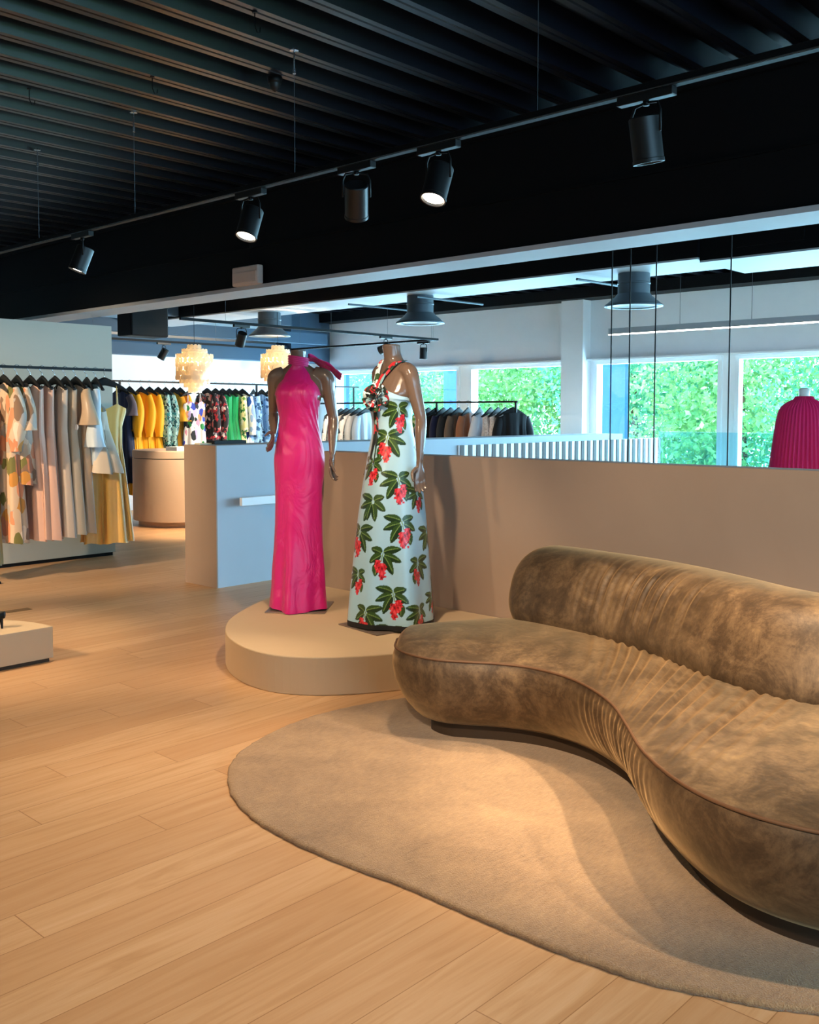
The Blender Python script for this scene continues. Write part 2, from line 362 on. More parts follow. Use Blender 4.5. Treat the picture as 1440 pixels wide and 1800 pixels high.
tag(MB().box(3.15, 3.34, 6.94, 7.02, 0, .003).build('floor_socket', M('brass_cover', '7a5a34', .5, .3), bevel=.001), 'small brown rectangular socket cover set in the wood floor', 'socket cover')

t = thing('display_drum', 'round taupe counter drum with a lid line in front of the yellow dresses', 'counter', (7.35, 10.98, 0))
MB().lathe([(.55, 0), (.55, .075)], n=64).build('foot', MT['drum'], t, smooth=True, auto=40)
MB().lathe([(.62, .075), (.62, .865)], n=64).build('body', MT['drum'], t, smooth=True, auto=40)
MB().lathe([(.60, .865), (.60, .875)], n=64).build('groove', MT['plinth'], t, smooth=True, auto=40)
MB().lathe([(.62, .875), (.62, .96), (.61, .97)], n=64).build('lid', MT['drum'], t, smooth=True, auto=40)
tag(MB().box(7.0, 7.42, 10.55, 10.8, .97, 1.02).build('box', MT['frame'], bevel=.003), 'flat white box lying on the round taupe drum', 'box')
tag(MB().box(-.17, .17, -.06, .06, 0, .03).build('tray', MT['black'], bevel=.003, loc=(5.15, 7.0, 1.18)), 'flat black tray lying on the end of the stair wall', 'tray')
tag(MB().box(-.07, .07, -.04, .04, 0, .012).build('card_stack', M('cream_card', 'e8d6b4', .6), bevel=.002, loc=(4.93, 7.02, 1.18)), 'small cream card stack beside the black tray on the stair wall', 'cards')
t = thing('handrail', 'short white handrail bar on brackets on the blue lit stair wall', 'handrail', (5.3, 6.6, .71), 0)
MB().box(-.32, .36, -.035, 0, -.035, .035).build('bar', MT['frame'], t, bevel=.004)
for x in (-.2, .05, .28): MB().box(x-.012, x+.012, 0, .06, .012, .03).build('bracket', MT['chrome'], t)
t = thing('slat_panel', 'striped panel of brown vertical slats on white below the stair wall ledge', 'panel', (9.9, 6.62, 0))
MB().box(-2.05, 2.15, .01, .035, .3, 1.11).build('backing', MT['frame'], t)
sl = MB()
for k in range(32): x = -2.04+k*.134; sl.box(x, x+.062, .002, .01, .3, 1.11)
sl.build('slats', MT['slat'], t)
t = thing('glass_balustrade', 'clear teal glass balustrade in front of the right windows', 'balustrade', (11.8, 5.0, 0))
MB().box(-.006, .006, -1.6, 1.5, .05, 1.2).build('pane', MT['tealglass'], t); MB().box(-.03, .03, -1.6, 1.5, 0, .06).build('shoe', MT['chrome'], t)
tag(MB().box(5.6, 11.4, 12.95, 13.55, 0, .27).build('low_plinth', MT['frame'], bevel=.004), 'long low white plinth under the yellow dresses along the far wall', 'plinth')

RG = [(2.34, .84), (2.28, .94), (2.23, 1.06), (2.18, 1.19), (2.15, 1.34), (2.13, 1.55), (2.125, 1.8), (2.12, 2.0), (2.10, 2.2), (2.09, 2.36), (2.09, 2.53), (2.11, 2.72), (2.18, 2.94), (2.27, 3.1), (2.38, 3.23), (2.53, 3.34), (2.76, 3.43), (3.05, 3.47), (3.33, 3.43), (3.57, 3.34), (3.85, 3.18), (4.1, 2.95), (4.35, 2.5), (4.45, 1.9), (4.4, 1.2), (4.25, .6), (3.9, .15), (3.4, -.05), (2.9, .1), (2.55, .45)]
rc = catmull(RG, 420, True); c0 = rc.mean(0); m = MB(); RR = []
rr = np.array([1+.0025*rnd.uniform(-1, 1) for _ in range(420)])
for sc_, z in ((1.0, .001), (1.001, .010), (.996, .0155), (.985, .017), (.6, .017), (.2, .017)):
    RR.append([(c0[0]+(p[0]-c0[0])*sc_*(q if sc_ > .99 else 1), c0[1]+(p[1]-c0[1])*sc_*(q if sc_ > .99 else 1), z) for p, q in zip(rc, rr)])
m.rings(RR); tag(m.build('rug', MT['rug'], smooth=True), 'large organic beige rug on the oak floor under the velvet sofa', 'rug')

# ------------------------------------------------------------------ sofa
sofa = thing('sofa', 'curved bronze velvet sofa with serpentine seat and bolster back', 'sofa', (3.4, 1.9, .017))
FR = [(3.25, 3.13), (3.13, 3.02), (3.08, 2.88), (3.09, 2.74), (3.15, 2.62), (3.22, 2.5), (3.26, 2.36), (3.24, 2.18), (3.16, 2.01), (3.04, 1.85), (2.88, 1.70), (2.70, 1.54), (2.56, 1.37), (2.47, 1.2), (2.44, 1.02), (2.47, .84), (2.56, .66), (2.72, .5), (2.95, .4)]
BK = [(3.25, 3.13), (3.4, 3.18), (3.6, 3.18), (3.8, 3.12), (4.0, 3.0), (4.1, 2.8), (4.14, 2.55), (4.13, 2.3), (4.08, 2.05), (4.0, 1.82), (3.9, 1.6), (3.83, 1.4), (3.8, 1.2), (3.78, 1.0), (3.72, .8), (3.6, .6), (3.42, .46), (3.2, .38), (2.95, .4)]
NS = 460
fc, bc = catmull(FR, NS), catmull(BK, NS)
OUT = np.vstack([fc, bc[::-1][1:-1]]); NO = len(OUT)
tg = np.roll(OUT, -1, 0)-np.roll(OUT, 1, 0); tg /= np.linalg.norm(tg, axis=1)[:, None]
nrm = np.stack([-tg[:, 1], tg[:, 0]], 1)
if ((nrm*(OUT-OUT.mean(0))).sum(1)).mean() < 0: nrm = -nrm
for _ in range(6): nrm = (np.roll(nrm, 1, 0)+nrm+np.roll(nrm, -1, 0)); nrm /= np.linalg.norm(nrm, axis=1)[:, None]
sidx = np.arange(NO)/NS
pm = smooth01(.30, .40, sidx)*(1-smooth01(.52, .62, sidx))
rip = np.sin(sidx*2*PI*74+1.8*np.sin(sidx*50))*.6+np.sin(sidx*2*PI*51+2*np.sin(sidx*33))*.4
RR = []
for z, off, pa in ((.085, -.15, 0), (.092, -.115, 0), (.11, -.095, .0), (.15, -.06, .003), (.20, -.03, .005), (.26, -.005, .006), (.32, .006, .006), (.36, .004, .004), (.385, -.004, .002), (.40, -.012, 0)):
    P = OUT+nrm*(off+pa*rip*pm)[:, None] if pa else OUT+nrm*off
    RR.append([(p[0]-3.4, p[1]-1.9, z-.017) for p in P])
m = MB(); m.rings(RR[:], cap=False); n0 = len(m.v)
# top surface between the front and back edge
fi, bi = (OUT+nrm*-.012)[:NS], np.vstack([(OUT+nrm*-.012)[:1], (OUT+nrm*-.012)[NS:][::-1], (OUT+nrm*-.012)[NS-1:NS]])
G = []; T = np.linspace(0, 1, 56)
s_ = np.arange(NS)/NS; pmt = smooth01(.27, .38, s_)*(1-smooth01(.60, .72, s_))
for tt in T:
    wv = np.sin((s_+.07*tt**2)*2*PI*62+1.6*np.sin(s_*40))*.6+np.sin((s_+.05*tt)*2*PI*43+2+1.5*np.sin(s_*31+tt*2))*.5
    amp = .0075*pmt*math.sin(PI*min(1, tt*1.15))**.8
    dome = .055*(1-abs(2*tt-1)**2.6)
    wid = np.linalg.norm(fi-bi, axis=1); dz = dome*np.minimum(1, wid/.35)
    P = fi*(1-tt)+bi*tt
    G.append([(P[k][0]-3.4, P[k][1]-1.9, .40-.017+dz[k]+amp[k]*wv[k]) for k in range(NS)])
m.grid(G)
m.add(RR[0], [tuple(range(NO))])
m.build('seat', MT['velvet'], sofa, smooth=True)
pp = OUT+nrm*-.006; pts = [Vector((p[0]-3.4, p[1]-1.9, .398-.017)) for p in pp]; m = MB(); m.tube(pts+pts[:1], .0055, 8, cap=False); m.build('piping', MT['piping'], sofa, smooth=True)
m = MB(); pb = OUT+nrm*-.17; m.prism([(p[0]-3.4, p[1]-1.9) for p in pb[::3]], 0, .075); m.build('plinth_base', MT['plinth'], sofa)
AX = [(3.93, 2.98), (3.95, 2.8), (3.93, 2.58), (3.89, 2.32), (3.81, 2.06), (3.69, 1.8), (3.57, 1.56), (3.52, 1.36), (3.56, 1.14), (3.64, .98)]
ac = catmull(AX, 420); tg = np.gradient(ac, axis=0); tg /= np.linalg.norm(tg, axis=1)[:, None]; an = np.stack([tg[:, 1], -tg[:, 0]], 1)
if an[210][0] > 0: an = -an      # towards the seat front
L = np.r_[0, np.cumsum(np.linalg.norm(np.diff(ac, axis=0), axis=1))]; RR = []; NB = 64
for k in range(420):
    e = min(L[k], L[-1]-L[k]); r = math.sqrt(max(0, 1-max(0, 1-e/.17)**2.2)); r = max(r, .02); ring = []; sb = L[k]/L[-1]
    ms = float(smooth01(.18, .3, sb)*(1-smooth01(.52, .66, sb)))
    for q in range(NB):
        th = 2*PI*q/NB; cx, sz = math.cos(th), math.sin(th)
        d = .185*math.copysign(abs(cx)**.75, cx)*r; z = .195*math.copysign(abs(sz)**.72, sz)*r
        fr_ = max(0, cx)*max(0, sz+.35)
        d += .0065*ms*fr_*(math.sin(sb*2*PI*47+2.2*sz+1.5*math.sin(sb*30))+.7*math.sin(sb*2*PI*31+1.6*sz))
        zz = .585+z; back = (zz-.41)*.42
        p = ac[k]+an[k]*(d-back+.02); ring.append((p[0]-3.4, p[1]-1.9, zz-.017))
    RR.append(ring)
MB().rings(RR).build('backrest', MT['velvet'], sofa, smooth=True)

# ------------------------------------------------------------------ mannequins
def tube_sections(m, secs, n=16, sub=4):
    """secs: (centre, axisA, axisB) -> smooth closed tube"""
    A = np.array([[*c, *a, *b] for c, a, b in secs], float); A = catmull(A, (len(secs)-1)*sub+1) if len(secs) > 2 else A
    R = [[Vector(r[:3])+Vector(r[3:6])*math.cos(2*PI*k/n)+Vector(r[6:9])*math.sin(2*PI*k/n) for k in range(n)] for r in A]
    m.rings(R)
def limb(m, pts, rad, n=14, sub=5):
    A = np.array([[*p, r] for p, r in zip(pts, rad)], float); A = catmull(A, (len(pts)-1)*sub+1)
    m.tube([a[:3] for a in A], [a[3] for a in A], n)
def hand(m, wr, d, w, curl=.5, thumb=1, size=1.0):
    """wr wrist, d finger direction, w direction from little finger to index; fingers curl towards n = w x d"""
    wr, d, w = Vector(wr), Vector(d).normalized(), Vector(w).normalized(); w = (w-d*w.dot(d)).normalized(); n = w.cross(d)*thumb
    S = size
    tube_sections(m, [(wr-d*.02*S, w*.021*S, n*.017*S), (wr+d*.01*S, w*.022*S, n*.016*S), (wr+d*.05*S, w*.036*S, n*.014*S), (wr+d*.085*S, w*.038*S, n*.012*S), (wr+d*.098*S, w*.033*S, n*.009*S)], 16)
    for k, (off, ln) in enumerate(((.029, .072), (.0098, .08), (-.0098, .075), (-.029, .06))):
        p = wr+d*.082*S+w*off*S; pts = [p]; ang = 0; sp = w*(off*1.1)
        for seg, fr in enumerate((.45, .32, .23)):
            ang += curl*(.55+.1*k)*(1.0 if seg else .7); dirn = (d*math.cos(ang)+n*math.sin(ang)+sp*(1.5 if seg == 0 else 0)).normalized(); p = p+dirn*ln*fr*S*1.08; pts.append(p)
        limb(m, pts, [.0095*S, .009*S, .008*S, .0065*S], 10, 4)
    p = wr+d*.022*S+w*.022*S; q = p+(d*.6+w*.75+n*.35).normalized()*.042*S; r_ = q+(d*.9+w*.2+n*.45).normalized()*.034*S; s2 = r_+(d*.95-w*.05+n*.5).normalized()*.026*S
    limb(m, [p, q, r_, s2], [.014*S, .0115*S, .0095*S, .007*S], 10, 4)
TORSO = [(1.645, .050, .054, .012), (1.60, .049, .053, .004), (1.565, .055, .056, -.006), (1.54, .085, .058, -.014), (1.52, .115, .062, -.018), (1.49, .145, .070, -.016), (1.45, .152, .083, -.008), (1.40, .150, .096, .004), (1.355, .150, .108, .016), (1.31, .138, .104, .014), (1.25, .120, .090, .004), (1.18, .108, .080, 0), (1.10, .125, .088, -.004), (1.02, .138, .095, -.010), (.95, .146, .098, -.012), (.88, .144, .095, -.012)]
def mannequin_body(root, armR, handR, armL, handL, voxel=.0052):
    m = MB()
    tube_sections(m, [((0, cy, z), (a, 0, 0), (0, b, 0)) for z, a, b, cy in TORSO], 28)
    for s in (-1, 1): tube_sections(m, [((s*.062, .05, 1.365), (.052, 0, 0), (0, .02, .05)), ((s*.064, .08, 1.355), (.044, 0, 0), (0, .0, .044)), ((s*.064, .104, 1.35), (.026, 0, 0), (0, 0, .026))], 16)
    for s, arm in ((1, armR), (-1, armL)):
        limb(m, [(s*.10, -.012, 1.495)]+arm, [.05, .047, .043, .036, .032, .034, .026, .019], 16)
    for wr, d, w_, cu, th in (handR, handL): hand(m, wr, d, w_, cu, th)
    for s in (-1, 1):
        limb(m, [(s*.08, -.012, .93), (s*.085, .0, .72), (s*.075, .01, .52), (s*.07, -.01, .38), (s*.065, -.03, .2), (s*.062, -.035, .1)], [.078, .07, .052, .05, .036, .028], 16)
        limb(m, [(s*.062, -.045, .10), (s*.063, .02, .075), (s*.066, .085, .03), (s*.066, .14, .016), (s*.066, .165, .014)], [.027, .03, .03, .02, .010], 14)
    o = m.build('body', MT['skin'], root, smooth=True)
    r = o.modifiers.new('remesh', 'REMESH'); r.mode = 'VOXEL'; r.voxel_size = voxel; r.use_smooth_shade = True
    s = o.modifiers.new('smooth', 'SMOOTH'); s.factor = .5; s.iterations = 4
    return o
def arm(p0, el, wr):
    p0, el, wr = Vector(p0), Vector(el), Vector(wr)
    return [p0, p0.lerp(el, .35), p0.lerp(el, .75), el, el.lerp(wr, .3), el.lerp(wr, .7), wr]
def torso_at(z):
    T = sorted(TORSO); zs = [q[0] for q in T]; return [float(np.interp(z, zs, [q[k] for q in T])) for k in (1, 2, 3)]

# fuchsia gown ----------------------------------------------------
FACE1 = math.radians(219)
mq = thing('mannequin', 'headless mannequin in plain fuchsia satin halter gown on platform', 'mannequin', (4.08, 4.78, .2), FACE1-PI/2)
mannequin_body(mq, arm((.155, -.012, 1.475), (.185, -.11, 1.25), (.165, -.01, 1.115)), ((.165, .0, 1.108), (-.05, .75, -.5), (-.1, .5, .85), .35, -1),
               arm((-.172, -.01, 1.475), (-.215, -.03, 1.215), (-.218, .03, .99)), ((-.218, .034, .975), (.05, .10, -1), (.15, .98, .1), .55, 1))
def mk_pink():
    s = NT('fuchsia_satin'); nz = s.noise(s.coord((1, 1, .3)), 14, 3)
    s.base(s.mix(nz.outputs[0], lin('c00c66'), lin('cf1272')), .40, 0, .4, .15)
    a = s.noise(s.coord((2.2, 2.2, 1.0), rot=(.5, .6, 0)), 3.2, 3, .5, 1.2); s.bump(a.outputs[0], .55, .035); return s.m
MT['pink'] = mk_pink()
prof1 = [(1.37, .148, .122, .016), (1.33, .142, .120, .018), (1.25, .128, .104, .008), (1.18, .124, .098, .002), (1.10, .138, .104, -.004), (1.02, .156, .113, -.008), (.95, .164, .118, -.010), (.85, .158, .116, -.008), (.70, .152, .118, 0), (.55, .152, .128, .004), (.40, .156, .142, .006), (.25, .166, .162, .008), (.12, .168, .185, .010), (.012, .180, .21, .014)]
def loft_dress(prof, nz, nt, fold, wrinkle, z1=None):
    P = np.array(prof[::-1]); Z = np.linspace(P[0, 0], P[-1, 0], nz); th = np.linspace(0, 2*PI, nt, endpoint=False)
    A = np.stack([np.interp(Z, P[:, 0], P[:, k]) for k in (1, 2, 3)], 1)
    k = np.ones(9)/9
    for c in range(3): A[:, c] = np.convolve(np.pad(A[:, c], 4, 'edge'), k, 'valid')
    v = (P[-1, 0]-Z)/(P[-1, 0]-P[0, 0]); ZZ, TH = np.meshgrid(Z, th, indexing='ij'); V = np.repeat(v[:, None], nt, 1)
    r = 1+fold(TH, V)+wrinkle(TH, ZZ)
    X = A[:, 0:1]*np.cos(TH)*r; Y = A[:, 2:3]+A[:, 1:2]*np.sin(TH)*r
    return X, Y, ZZ.copy(), TH, V
def grid_obj(name, X, Y, Z, mat, parent, closed=True, color=None):
    nz, nt = X.shape; co = np.stack([X, Y, Z], -1).reshape(-1, 3)
    i, j = np.meshgrid(np.arange(nz-1), np.arange(nt if closed else nt-1), indexing='ij'); j2 = (j+1) % nt
    F = np.stack([i*nt+j, i*nt+j2, (i+1)*nt+j2, (i+1)*nt+j], -1).reshape(-1, 4)
    me = bpy.data.meshes.new(name); me.from_pydata(co.tolist(), [], F.tolist()); me.update(); me.polygons.foreach_set('use_smooth', [True]*len(me.polygons))
    if color is not None:
        at = me.color_attributes.new('print', 'FLOAT_COLOR', 'POINT'); at.data.foreach_set('color', color.reshape(-1).astype(np.float32))
    me.materials.append(mat); o = bpy.data.objects.new(name, me); COL.objects.link(o); o.parent = parent; return o
gown = bpy.data.objects.new('gown', None); COL.objects.link(gown); gown.parent = mq
def fold1(T, V): return smooth01(.25, 1, V)*(.06*np.sin(5*T+.6)+.035*np.sin(9*T+2)+.02*np.sin(3*T))*(.35+V)
def wr1(T, Z):
    side = np.exp(-((T-2.55)/.5)**2); g = np.exp(-((Z-1.18)/.13)**2)
    return .03*g*side*np.sin((Z*3+T*.8)*26)+.012*np.exp(-((Z-1.12)/.12)**2)*np.sin(Z*60+T*5)
X, Y, Z, TH, V = loft_dress(prof1, 150, 160, fold1, wr1)
Z[0] += .008*np.sin(3*TH[0]); grid_obj('skirt', X, Y, Z, MT['pink'], gown)
# halter front panel from bust line up to the collar
zs = np.linspace(1.36, 1.555, 40); G = np.zeros((40, 60, 3))
for i, z in enumerate(zs):
    a, b, cy = torso_at(z); u = i/39; half = math.radians(90*(1-u)**1.1+58*u)
    k_ = float(smooth01(0, .55, u)); ad = .1495*(1-k_)+max(a*(1-.25*u)+.008, .062)*k_; bd = .1235*(1-k_)+(b+.012)*k_; cd_ = .016*(1-k_)+cy*k_
    for j, q in enumerate(np.linspace(-half, half, 60)):
        th = PI/2+q; G[i, j] = (ad*math.cos(th)*(1-.30*u*abs(math.cos(th))), cd_+bd*math.sin(th), z)
grid_obj('bodice', G[..., 0], G[..., 1], G[..., 2], MT['pink'], gown, closed=False)
cr = []
for i, z in enumerate(np.linspace(1.548, 1.605, 16)):
    cr.append([((.066+.004*math.sin(i*2.1))*math.cos(q), .002+(.069+.004*math.sin(i*2.1))*math.sin(q), z+.01*math.cos(q)) for q in np.linspace(0, 2*PI, 40, endpoint=False)])
MB().rings(cr, cap=False).build('collar', MT['pink'], gown, smooth=True)
tl = [(-.055, -.02, 1.60), (-.10, -.06, 1.585), (-.16, -.085, 1.55), (-.215, -.10, 1.515), (-.255, -.11, 1.475)]
m = MB(); tp = catmull(tl, 14); m.grid([[(p[0]+s*.01, p[1]-s*.03, p[2]+.008*math.sin(6*s+i)-s*.018) for s in np.linspace(-1, 1, 7)] for i, p in enumerate(tp)])
o = m.build('neck_tie', MT['pink'], gown, smooth=True); sm = o.modifiers.new('thick', 'SOLIDIFY'); sm.thickness = .003
MB().box(-.19, .19, -.19, .19, 0, .008).build('base_plate', MT['plate'], mq, bevel=.002)

# floral gown -----------------------------------------------------
FACE2 = math.radians(172); POS2 = (4.13, 4.0, .2)
mq2 = thing('mannequin', 'headless mannequin in pale blue gown printed with red flowers', 'mannequin', POS2, FACE2-PI/2)
mannequin_body(mq2, arm((.145, -.012, 1.475), (.175, -.08, 1.21), (.19, -.03, .985)), ((.19, -.024, .965), (-.1, .15, -1), (-.25, .95, .1), .4, -1),
               arm((-.148, -.012, 1.475), (-.205, -.045, 1.215), (-.225, -.02, .975)), ((-.226, -.018, .955), (-.06, .05, -1), (.2, .98, .1), .35, 1))
prof2 = [(1.40, .152, .128, .016), (1.35, .150, .132, .018), (1.28, .134, .122, .012), (1.20, .122, .112, .006), (1.12, .132, .118, 0), (1.06, .146, .128, 0), (.996, .160, .140, 0), (.83, .182, .172, 0), (.66, .200, .196, 0), (.495, .213, .213, 0), (.328, .224, .226, 0), (.16, .238, .240, 0), (.03, .246, .250, 0)]
def fold2(T, V): return smooth01(.18, .9, V)*(.07*np.sin(4*T+2.6)+.045*np.sin(7*T+.5))*(.45+.6*V)
NZ, NTH = 400, 460
X, Y, Z, TH, V = loft_dress(prof2, NZ, NTH, fold2, lambda T, Z: 0*T)
topw = smooth01(.93, 1, 1-V); Z -= topw*((.06*(np.cos(TH)**2))+.06*(np.sin(TH) < 0)*np.abs(np.sin(TH)))
CAMA = math.atan2(-POS2[1], -POS2[0])      # direction from which this side of the gown is seen
ANG = TH+FACE2-PI/2
def paint():
    c = np.zeros((NZ, NTH, 4)); c[...] = lin('a6cad9')
    green, green2, lite, red, red2, dark = (np.array(lin(h)) for h in ('15300f', '2c4a18', '74904a', 'cc1826', 'ea4a52', '6a0a14'))
    rad = np.hypot(X, Y)
    def leaf(ds, dz, ox, oz, ang, ln, wd):
        ca, sa = math.cos(ang), math.sin(ang); a = (ds-ox)*ca+(dz-oz)*sa; b = -(ds-ox)*sa+(dz-oz)*ca; b = b+.16*a*(a/ln)*(1 if ca > 0 else -1)
        t = a/ln; ok = (t > 0) & (t < 1); hw = 1.45*wd*np.sqrt(np.clip(t, 0, 1))*(1-np.clip(t, 0, 1))**.7*1.75
        ins = ok & (np.abs(b) < hw); c[ins] = green
        c[ins & (b*(1 if ca > 0 else -1) > 0)] = green2; c[ins & (np.abs(b+.0035) < .0022) & (t < .85)] = lite
    def flower(ds, dz, ox, oz, ln, wd, seed):
        r2 = random.Random(seed); t = -(dz-oz)/ln; a = ds-ox; ok = (t > 0) & (t < 1); hw = wd*(.55+.55*np.sin(PI*np.clip(t, 0, 1)**.8))*(1-.35*np.clip(t, 0, 1)); edge = hw*(1+.22*np.sin(t*26+a*60))
        ins = ok & (np.abs(a) < edge); c[ins] = red
        pet = np.sin(a*190+seed)*np.sin((dz-oz)*120+np.abs(a)*140+seed); c[ins & (pet > .25)] = red2; c[ins & (pet < -.62)] = dark
        for k in range(4):
            q = (a-r2.uniform(-wd, wd)*1.05)**2+((dz-oz)+ln*r2.uniform(.1, 1.0))**2 < .0065**2; c[q] = red
    MOT = [(705, 837, 1, 1), (662, 877, 0, 1), (712, 911, 1, 1), (679, 965, -1, 1), (641, 930, -1, 1), (739, 862, 1, .8), (741, 982, -1, .9), (698, 1032, 1, 1), (638, 1003, 1, .8), (650, 1066, -1, 1), (743, 1063, 1, .9), (771, 1045, 1, .7), (696, 1098, 0, 1), (757, 932, 0, .9), (686, 766, -1, 1), (708, 718, 1, .95), (661, 812, 1, .85), (712, 683, 2, .6)]
    pts = []
    for px, py, typ, s in MOT:
        z = 1.8414-(py-607)*.003344-.2; r = float(np.interp(z, [p[0] for p in prof2[::-1]], [(p[1]+p[2])/2 for p in prof2[::-1]]))
        sx = max(-.97, min(.97, (px-697)/301/r)); pts.append((CAMA+math.asin(sx), z, typ, s))
    for k in range(26): pts.append((CAMA+PI+rnd.uniform(-1.5, 1.5), rnd.uniform(.08, 1.2), rnd.choice((1, -1, 1, 0)), 1))
    for a0, z0, typ, s in pts:
        i0 = int(np.argmin(np.abs(Z[:, 0]-z0))); d = (ANG-a0+PI) % (2*PI)-PI; ds = d*rad[i0].mean()/s; dz = (Z-z0)/s
        f = -1 if typ == -1 else 1; dsf = ds*f
        if typ == 2: flower(dsf, dz, 0, .05, .09, .022, 3); continue
        D = math.radians
        for an, ln, wd, ox, oz in ((158, .105, .021, -.005, .012), (190, .105, .02, -.008, -.005), (232, .115, .022, -.006, -.012), (28, .07, .02, .004, .012), (-25, .085, .02, .01, .0)):
            leaf(dsf, dz, ox, oz, D(an), ln, wd)
        if typ != 0:
            leaf(dsf, dz, .035, -.05, D(-75), .075, .018)
            c[(np.abs(dsf+dz*.25) < .003) & (dz < .01) & (dz > -.04)] = lite
            flower(dsf, dz, .028, -.03, .072, .02, int(z0*1000)); flower(dsf, dz, .004, -.05, .095, .025, int(z0*1000)+7)
        else: leaf(dsf, dz, .0, -.01, D(-68), .10, .02); leaf(dsf, dz, -.01, -.02, D(-115), .09, .016)
    return c
MT['hem'] = M('black_hem', '101014', .6)
gown2 = bpy.data.objects.new('gown', None); COL.objects.link(gown2); gown2.parent = mq2
grid_obj('skirt', X, Y, Z, MT['printsatin'], gown2, True, paint())
MB().rings([[(x*1.002, y*1.002, z) for x, y, z in zip(X[0], Y[0], Z[0]+d)][::4] for d in (.012, .0, -.016)], cap=False).build('hem_band', MT['hem'], gown2, smooth=True)
MT['darkprint'] = PRINT('dark_floral_cloth', '16221c', ('2c4a24', '0d0f10', 'b81c28', '7f9da4', 'c23038'), 34, .7)
MT['paleprint'] = PRINT('pale_floral_cloth', 'cfe0e4', ('2c4a24', '16201a', 'c42430', 'dfeaec'), 30, .45)
def strip(name, pts, wdt, mat, parent, up):
    P = catmull(pts, 30); m = MB(); up = Vector(up); G = []
    for i, p in enumerate(P):
        t = Vector(P[min(i+1, 29)]-P[max(i-1, 0)]).normalized(); s = t.cross(up).normalized(); ww_ = wdt[0]+(wdt[1]-wdt[0])*i/29
        G.append([Vector(p)+s*ww_*q+up*.004*math.sin(q*5) for q in np.linspace(-1, 1, 6)])
    o = m.grid(G).build(name, mat, parent, smooth=True); q = o.modifiers.new('thick', 'SOLIDIFY'); q.thickness = .004; return o
strip('shoulder_strap', [(.0, .128, 1.37), (-.02, .094, 1.45), (-.05, .066, 1.50), (-.077, .032, 1.54), (-.07, -.04, 1.55)], (.017, .015), MT['darkprint'], gown2, (0, 1, .3))
strip('shoulder_strap', [(.02, .124, 1.38), (.038, .09, 1.45), (.056, .06, 1.51), (.068, .024, 1.555), (.06, -.04, 1.565)], (.016, .014), MT['paleprint'], gown2, (0, 1, .3))
strip('sash', [(-.01, .146, 1.31), (-.005, .132, 1.24), (.0, .124, 1.15), (.012, .133, 1.04), (.02, .148, .95)], (.02, .03), MT['darkprint'], gown2, (0, 1, 0))
ros = bpy.data.objects.new('rosette', None); COL.objects.link(ros); ros.parent = gown2
RC = Vector((-.025, .128, 1.335)); ax = Vector((-.45, 1, .1)).normalized(); e1 = ax.cross(Vector((0, 0, 1))).normalized(); e2 = e1.cross(ax)
for k in range(17):
    ring = 0 if k < 7 else (1 if k < 13 else 2); r0 = (.070, .048, .022)[ring]; a0 = k*2.4+ring; op = (.25, .6, 1.1)[ring]; G = []
    for i in range(7):
        for_row = []
        for j in range(9):
            u, v = i/6, (j/8-.5)*2; rr_ = r0*(.3+u*.9); an_ = a0+v*.62*(1-.25*u); lift = .01+.045*u*math.sin(op)+.012*(v*v)+.008*math.sin(3*v+k)
            for_row.append(RC+(e1*math.cos(an_)+e2*math.sin(an_))*rr_+ax*lift)
        G.append(for_row)
    o = MB().grid(G).build('petal', MT['darkprint'] if k % 6 else MT['paleprint'], ros, smooth=True); q = o.modifiers.new('thick', 'SOLIDIFY'); q.thickness = .003
MB().box(-.19, .19, -.12, .26, 0, .008).build('base_plate', MT['plate'], mq2, bevel=.002)

# fuchsia pleated cape on the far stand ---------------------------
mq3 = thing('mannequin', 'fuchsia pleated cape on a dress stand before the right window', 'mannequin', (9.0, 3.5, 0), math.radians(200)-PI/2)
m = MB(); R = []; nt = 180
for z, a, b in ((1.60, .07, .065), (1.575, .085, .075), (1.54, .15, .09), (1.49, .20, .11), (1.40, .225, .13), (1.2, .25, .16), (.95, .275, .19), (.7, .30, .22), (.42, .325, .25)):
    am = .006+.016*(1.6-z); R.append([((a+am*math.sin(q*45))*math.cos(q), (b+am*math.sin(q*45))*math.sin(q), z) for q in np.linspace(0, 2*PI, nt, endpoint=False)])
R2 = np.array(R); R2 = np.stack([catmull(R2[:, j], 40) for j in range(nt)], 1)
m.rings([list(map(tuple, r)) for r in R2], cap=False); m.build('cape', CLOTH('fuchsia_pleats', 'd80a5e', .5, .08, .3), mq3, smooth=True)
MB().lathe([(.05, 1.52), (.048, 1.62), (.05, 1.66), (.03, 1.675)], n=24).build('neck_block', M('white_neck', 'd8d8d6', .4), mq3, smooth=True)
MB().tube([(0, 0, .02), (0, 0, 1.5)], .015).build('pole', MT['chrome'], mq3); MB().lathe([(.19, 0), (.19, .012), (.03, .03)], n=32).build('base', MT['plate'], mq3, smooth=True, auto=40)

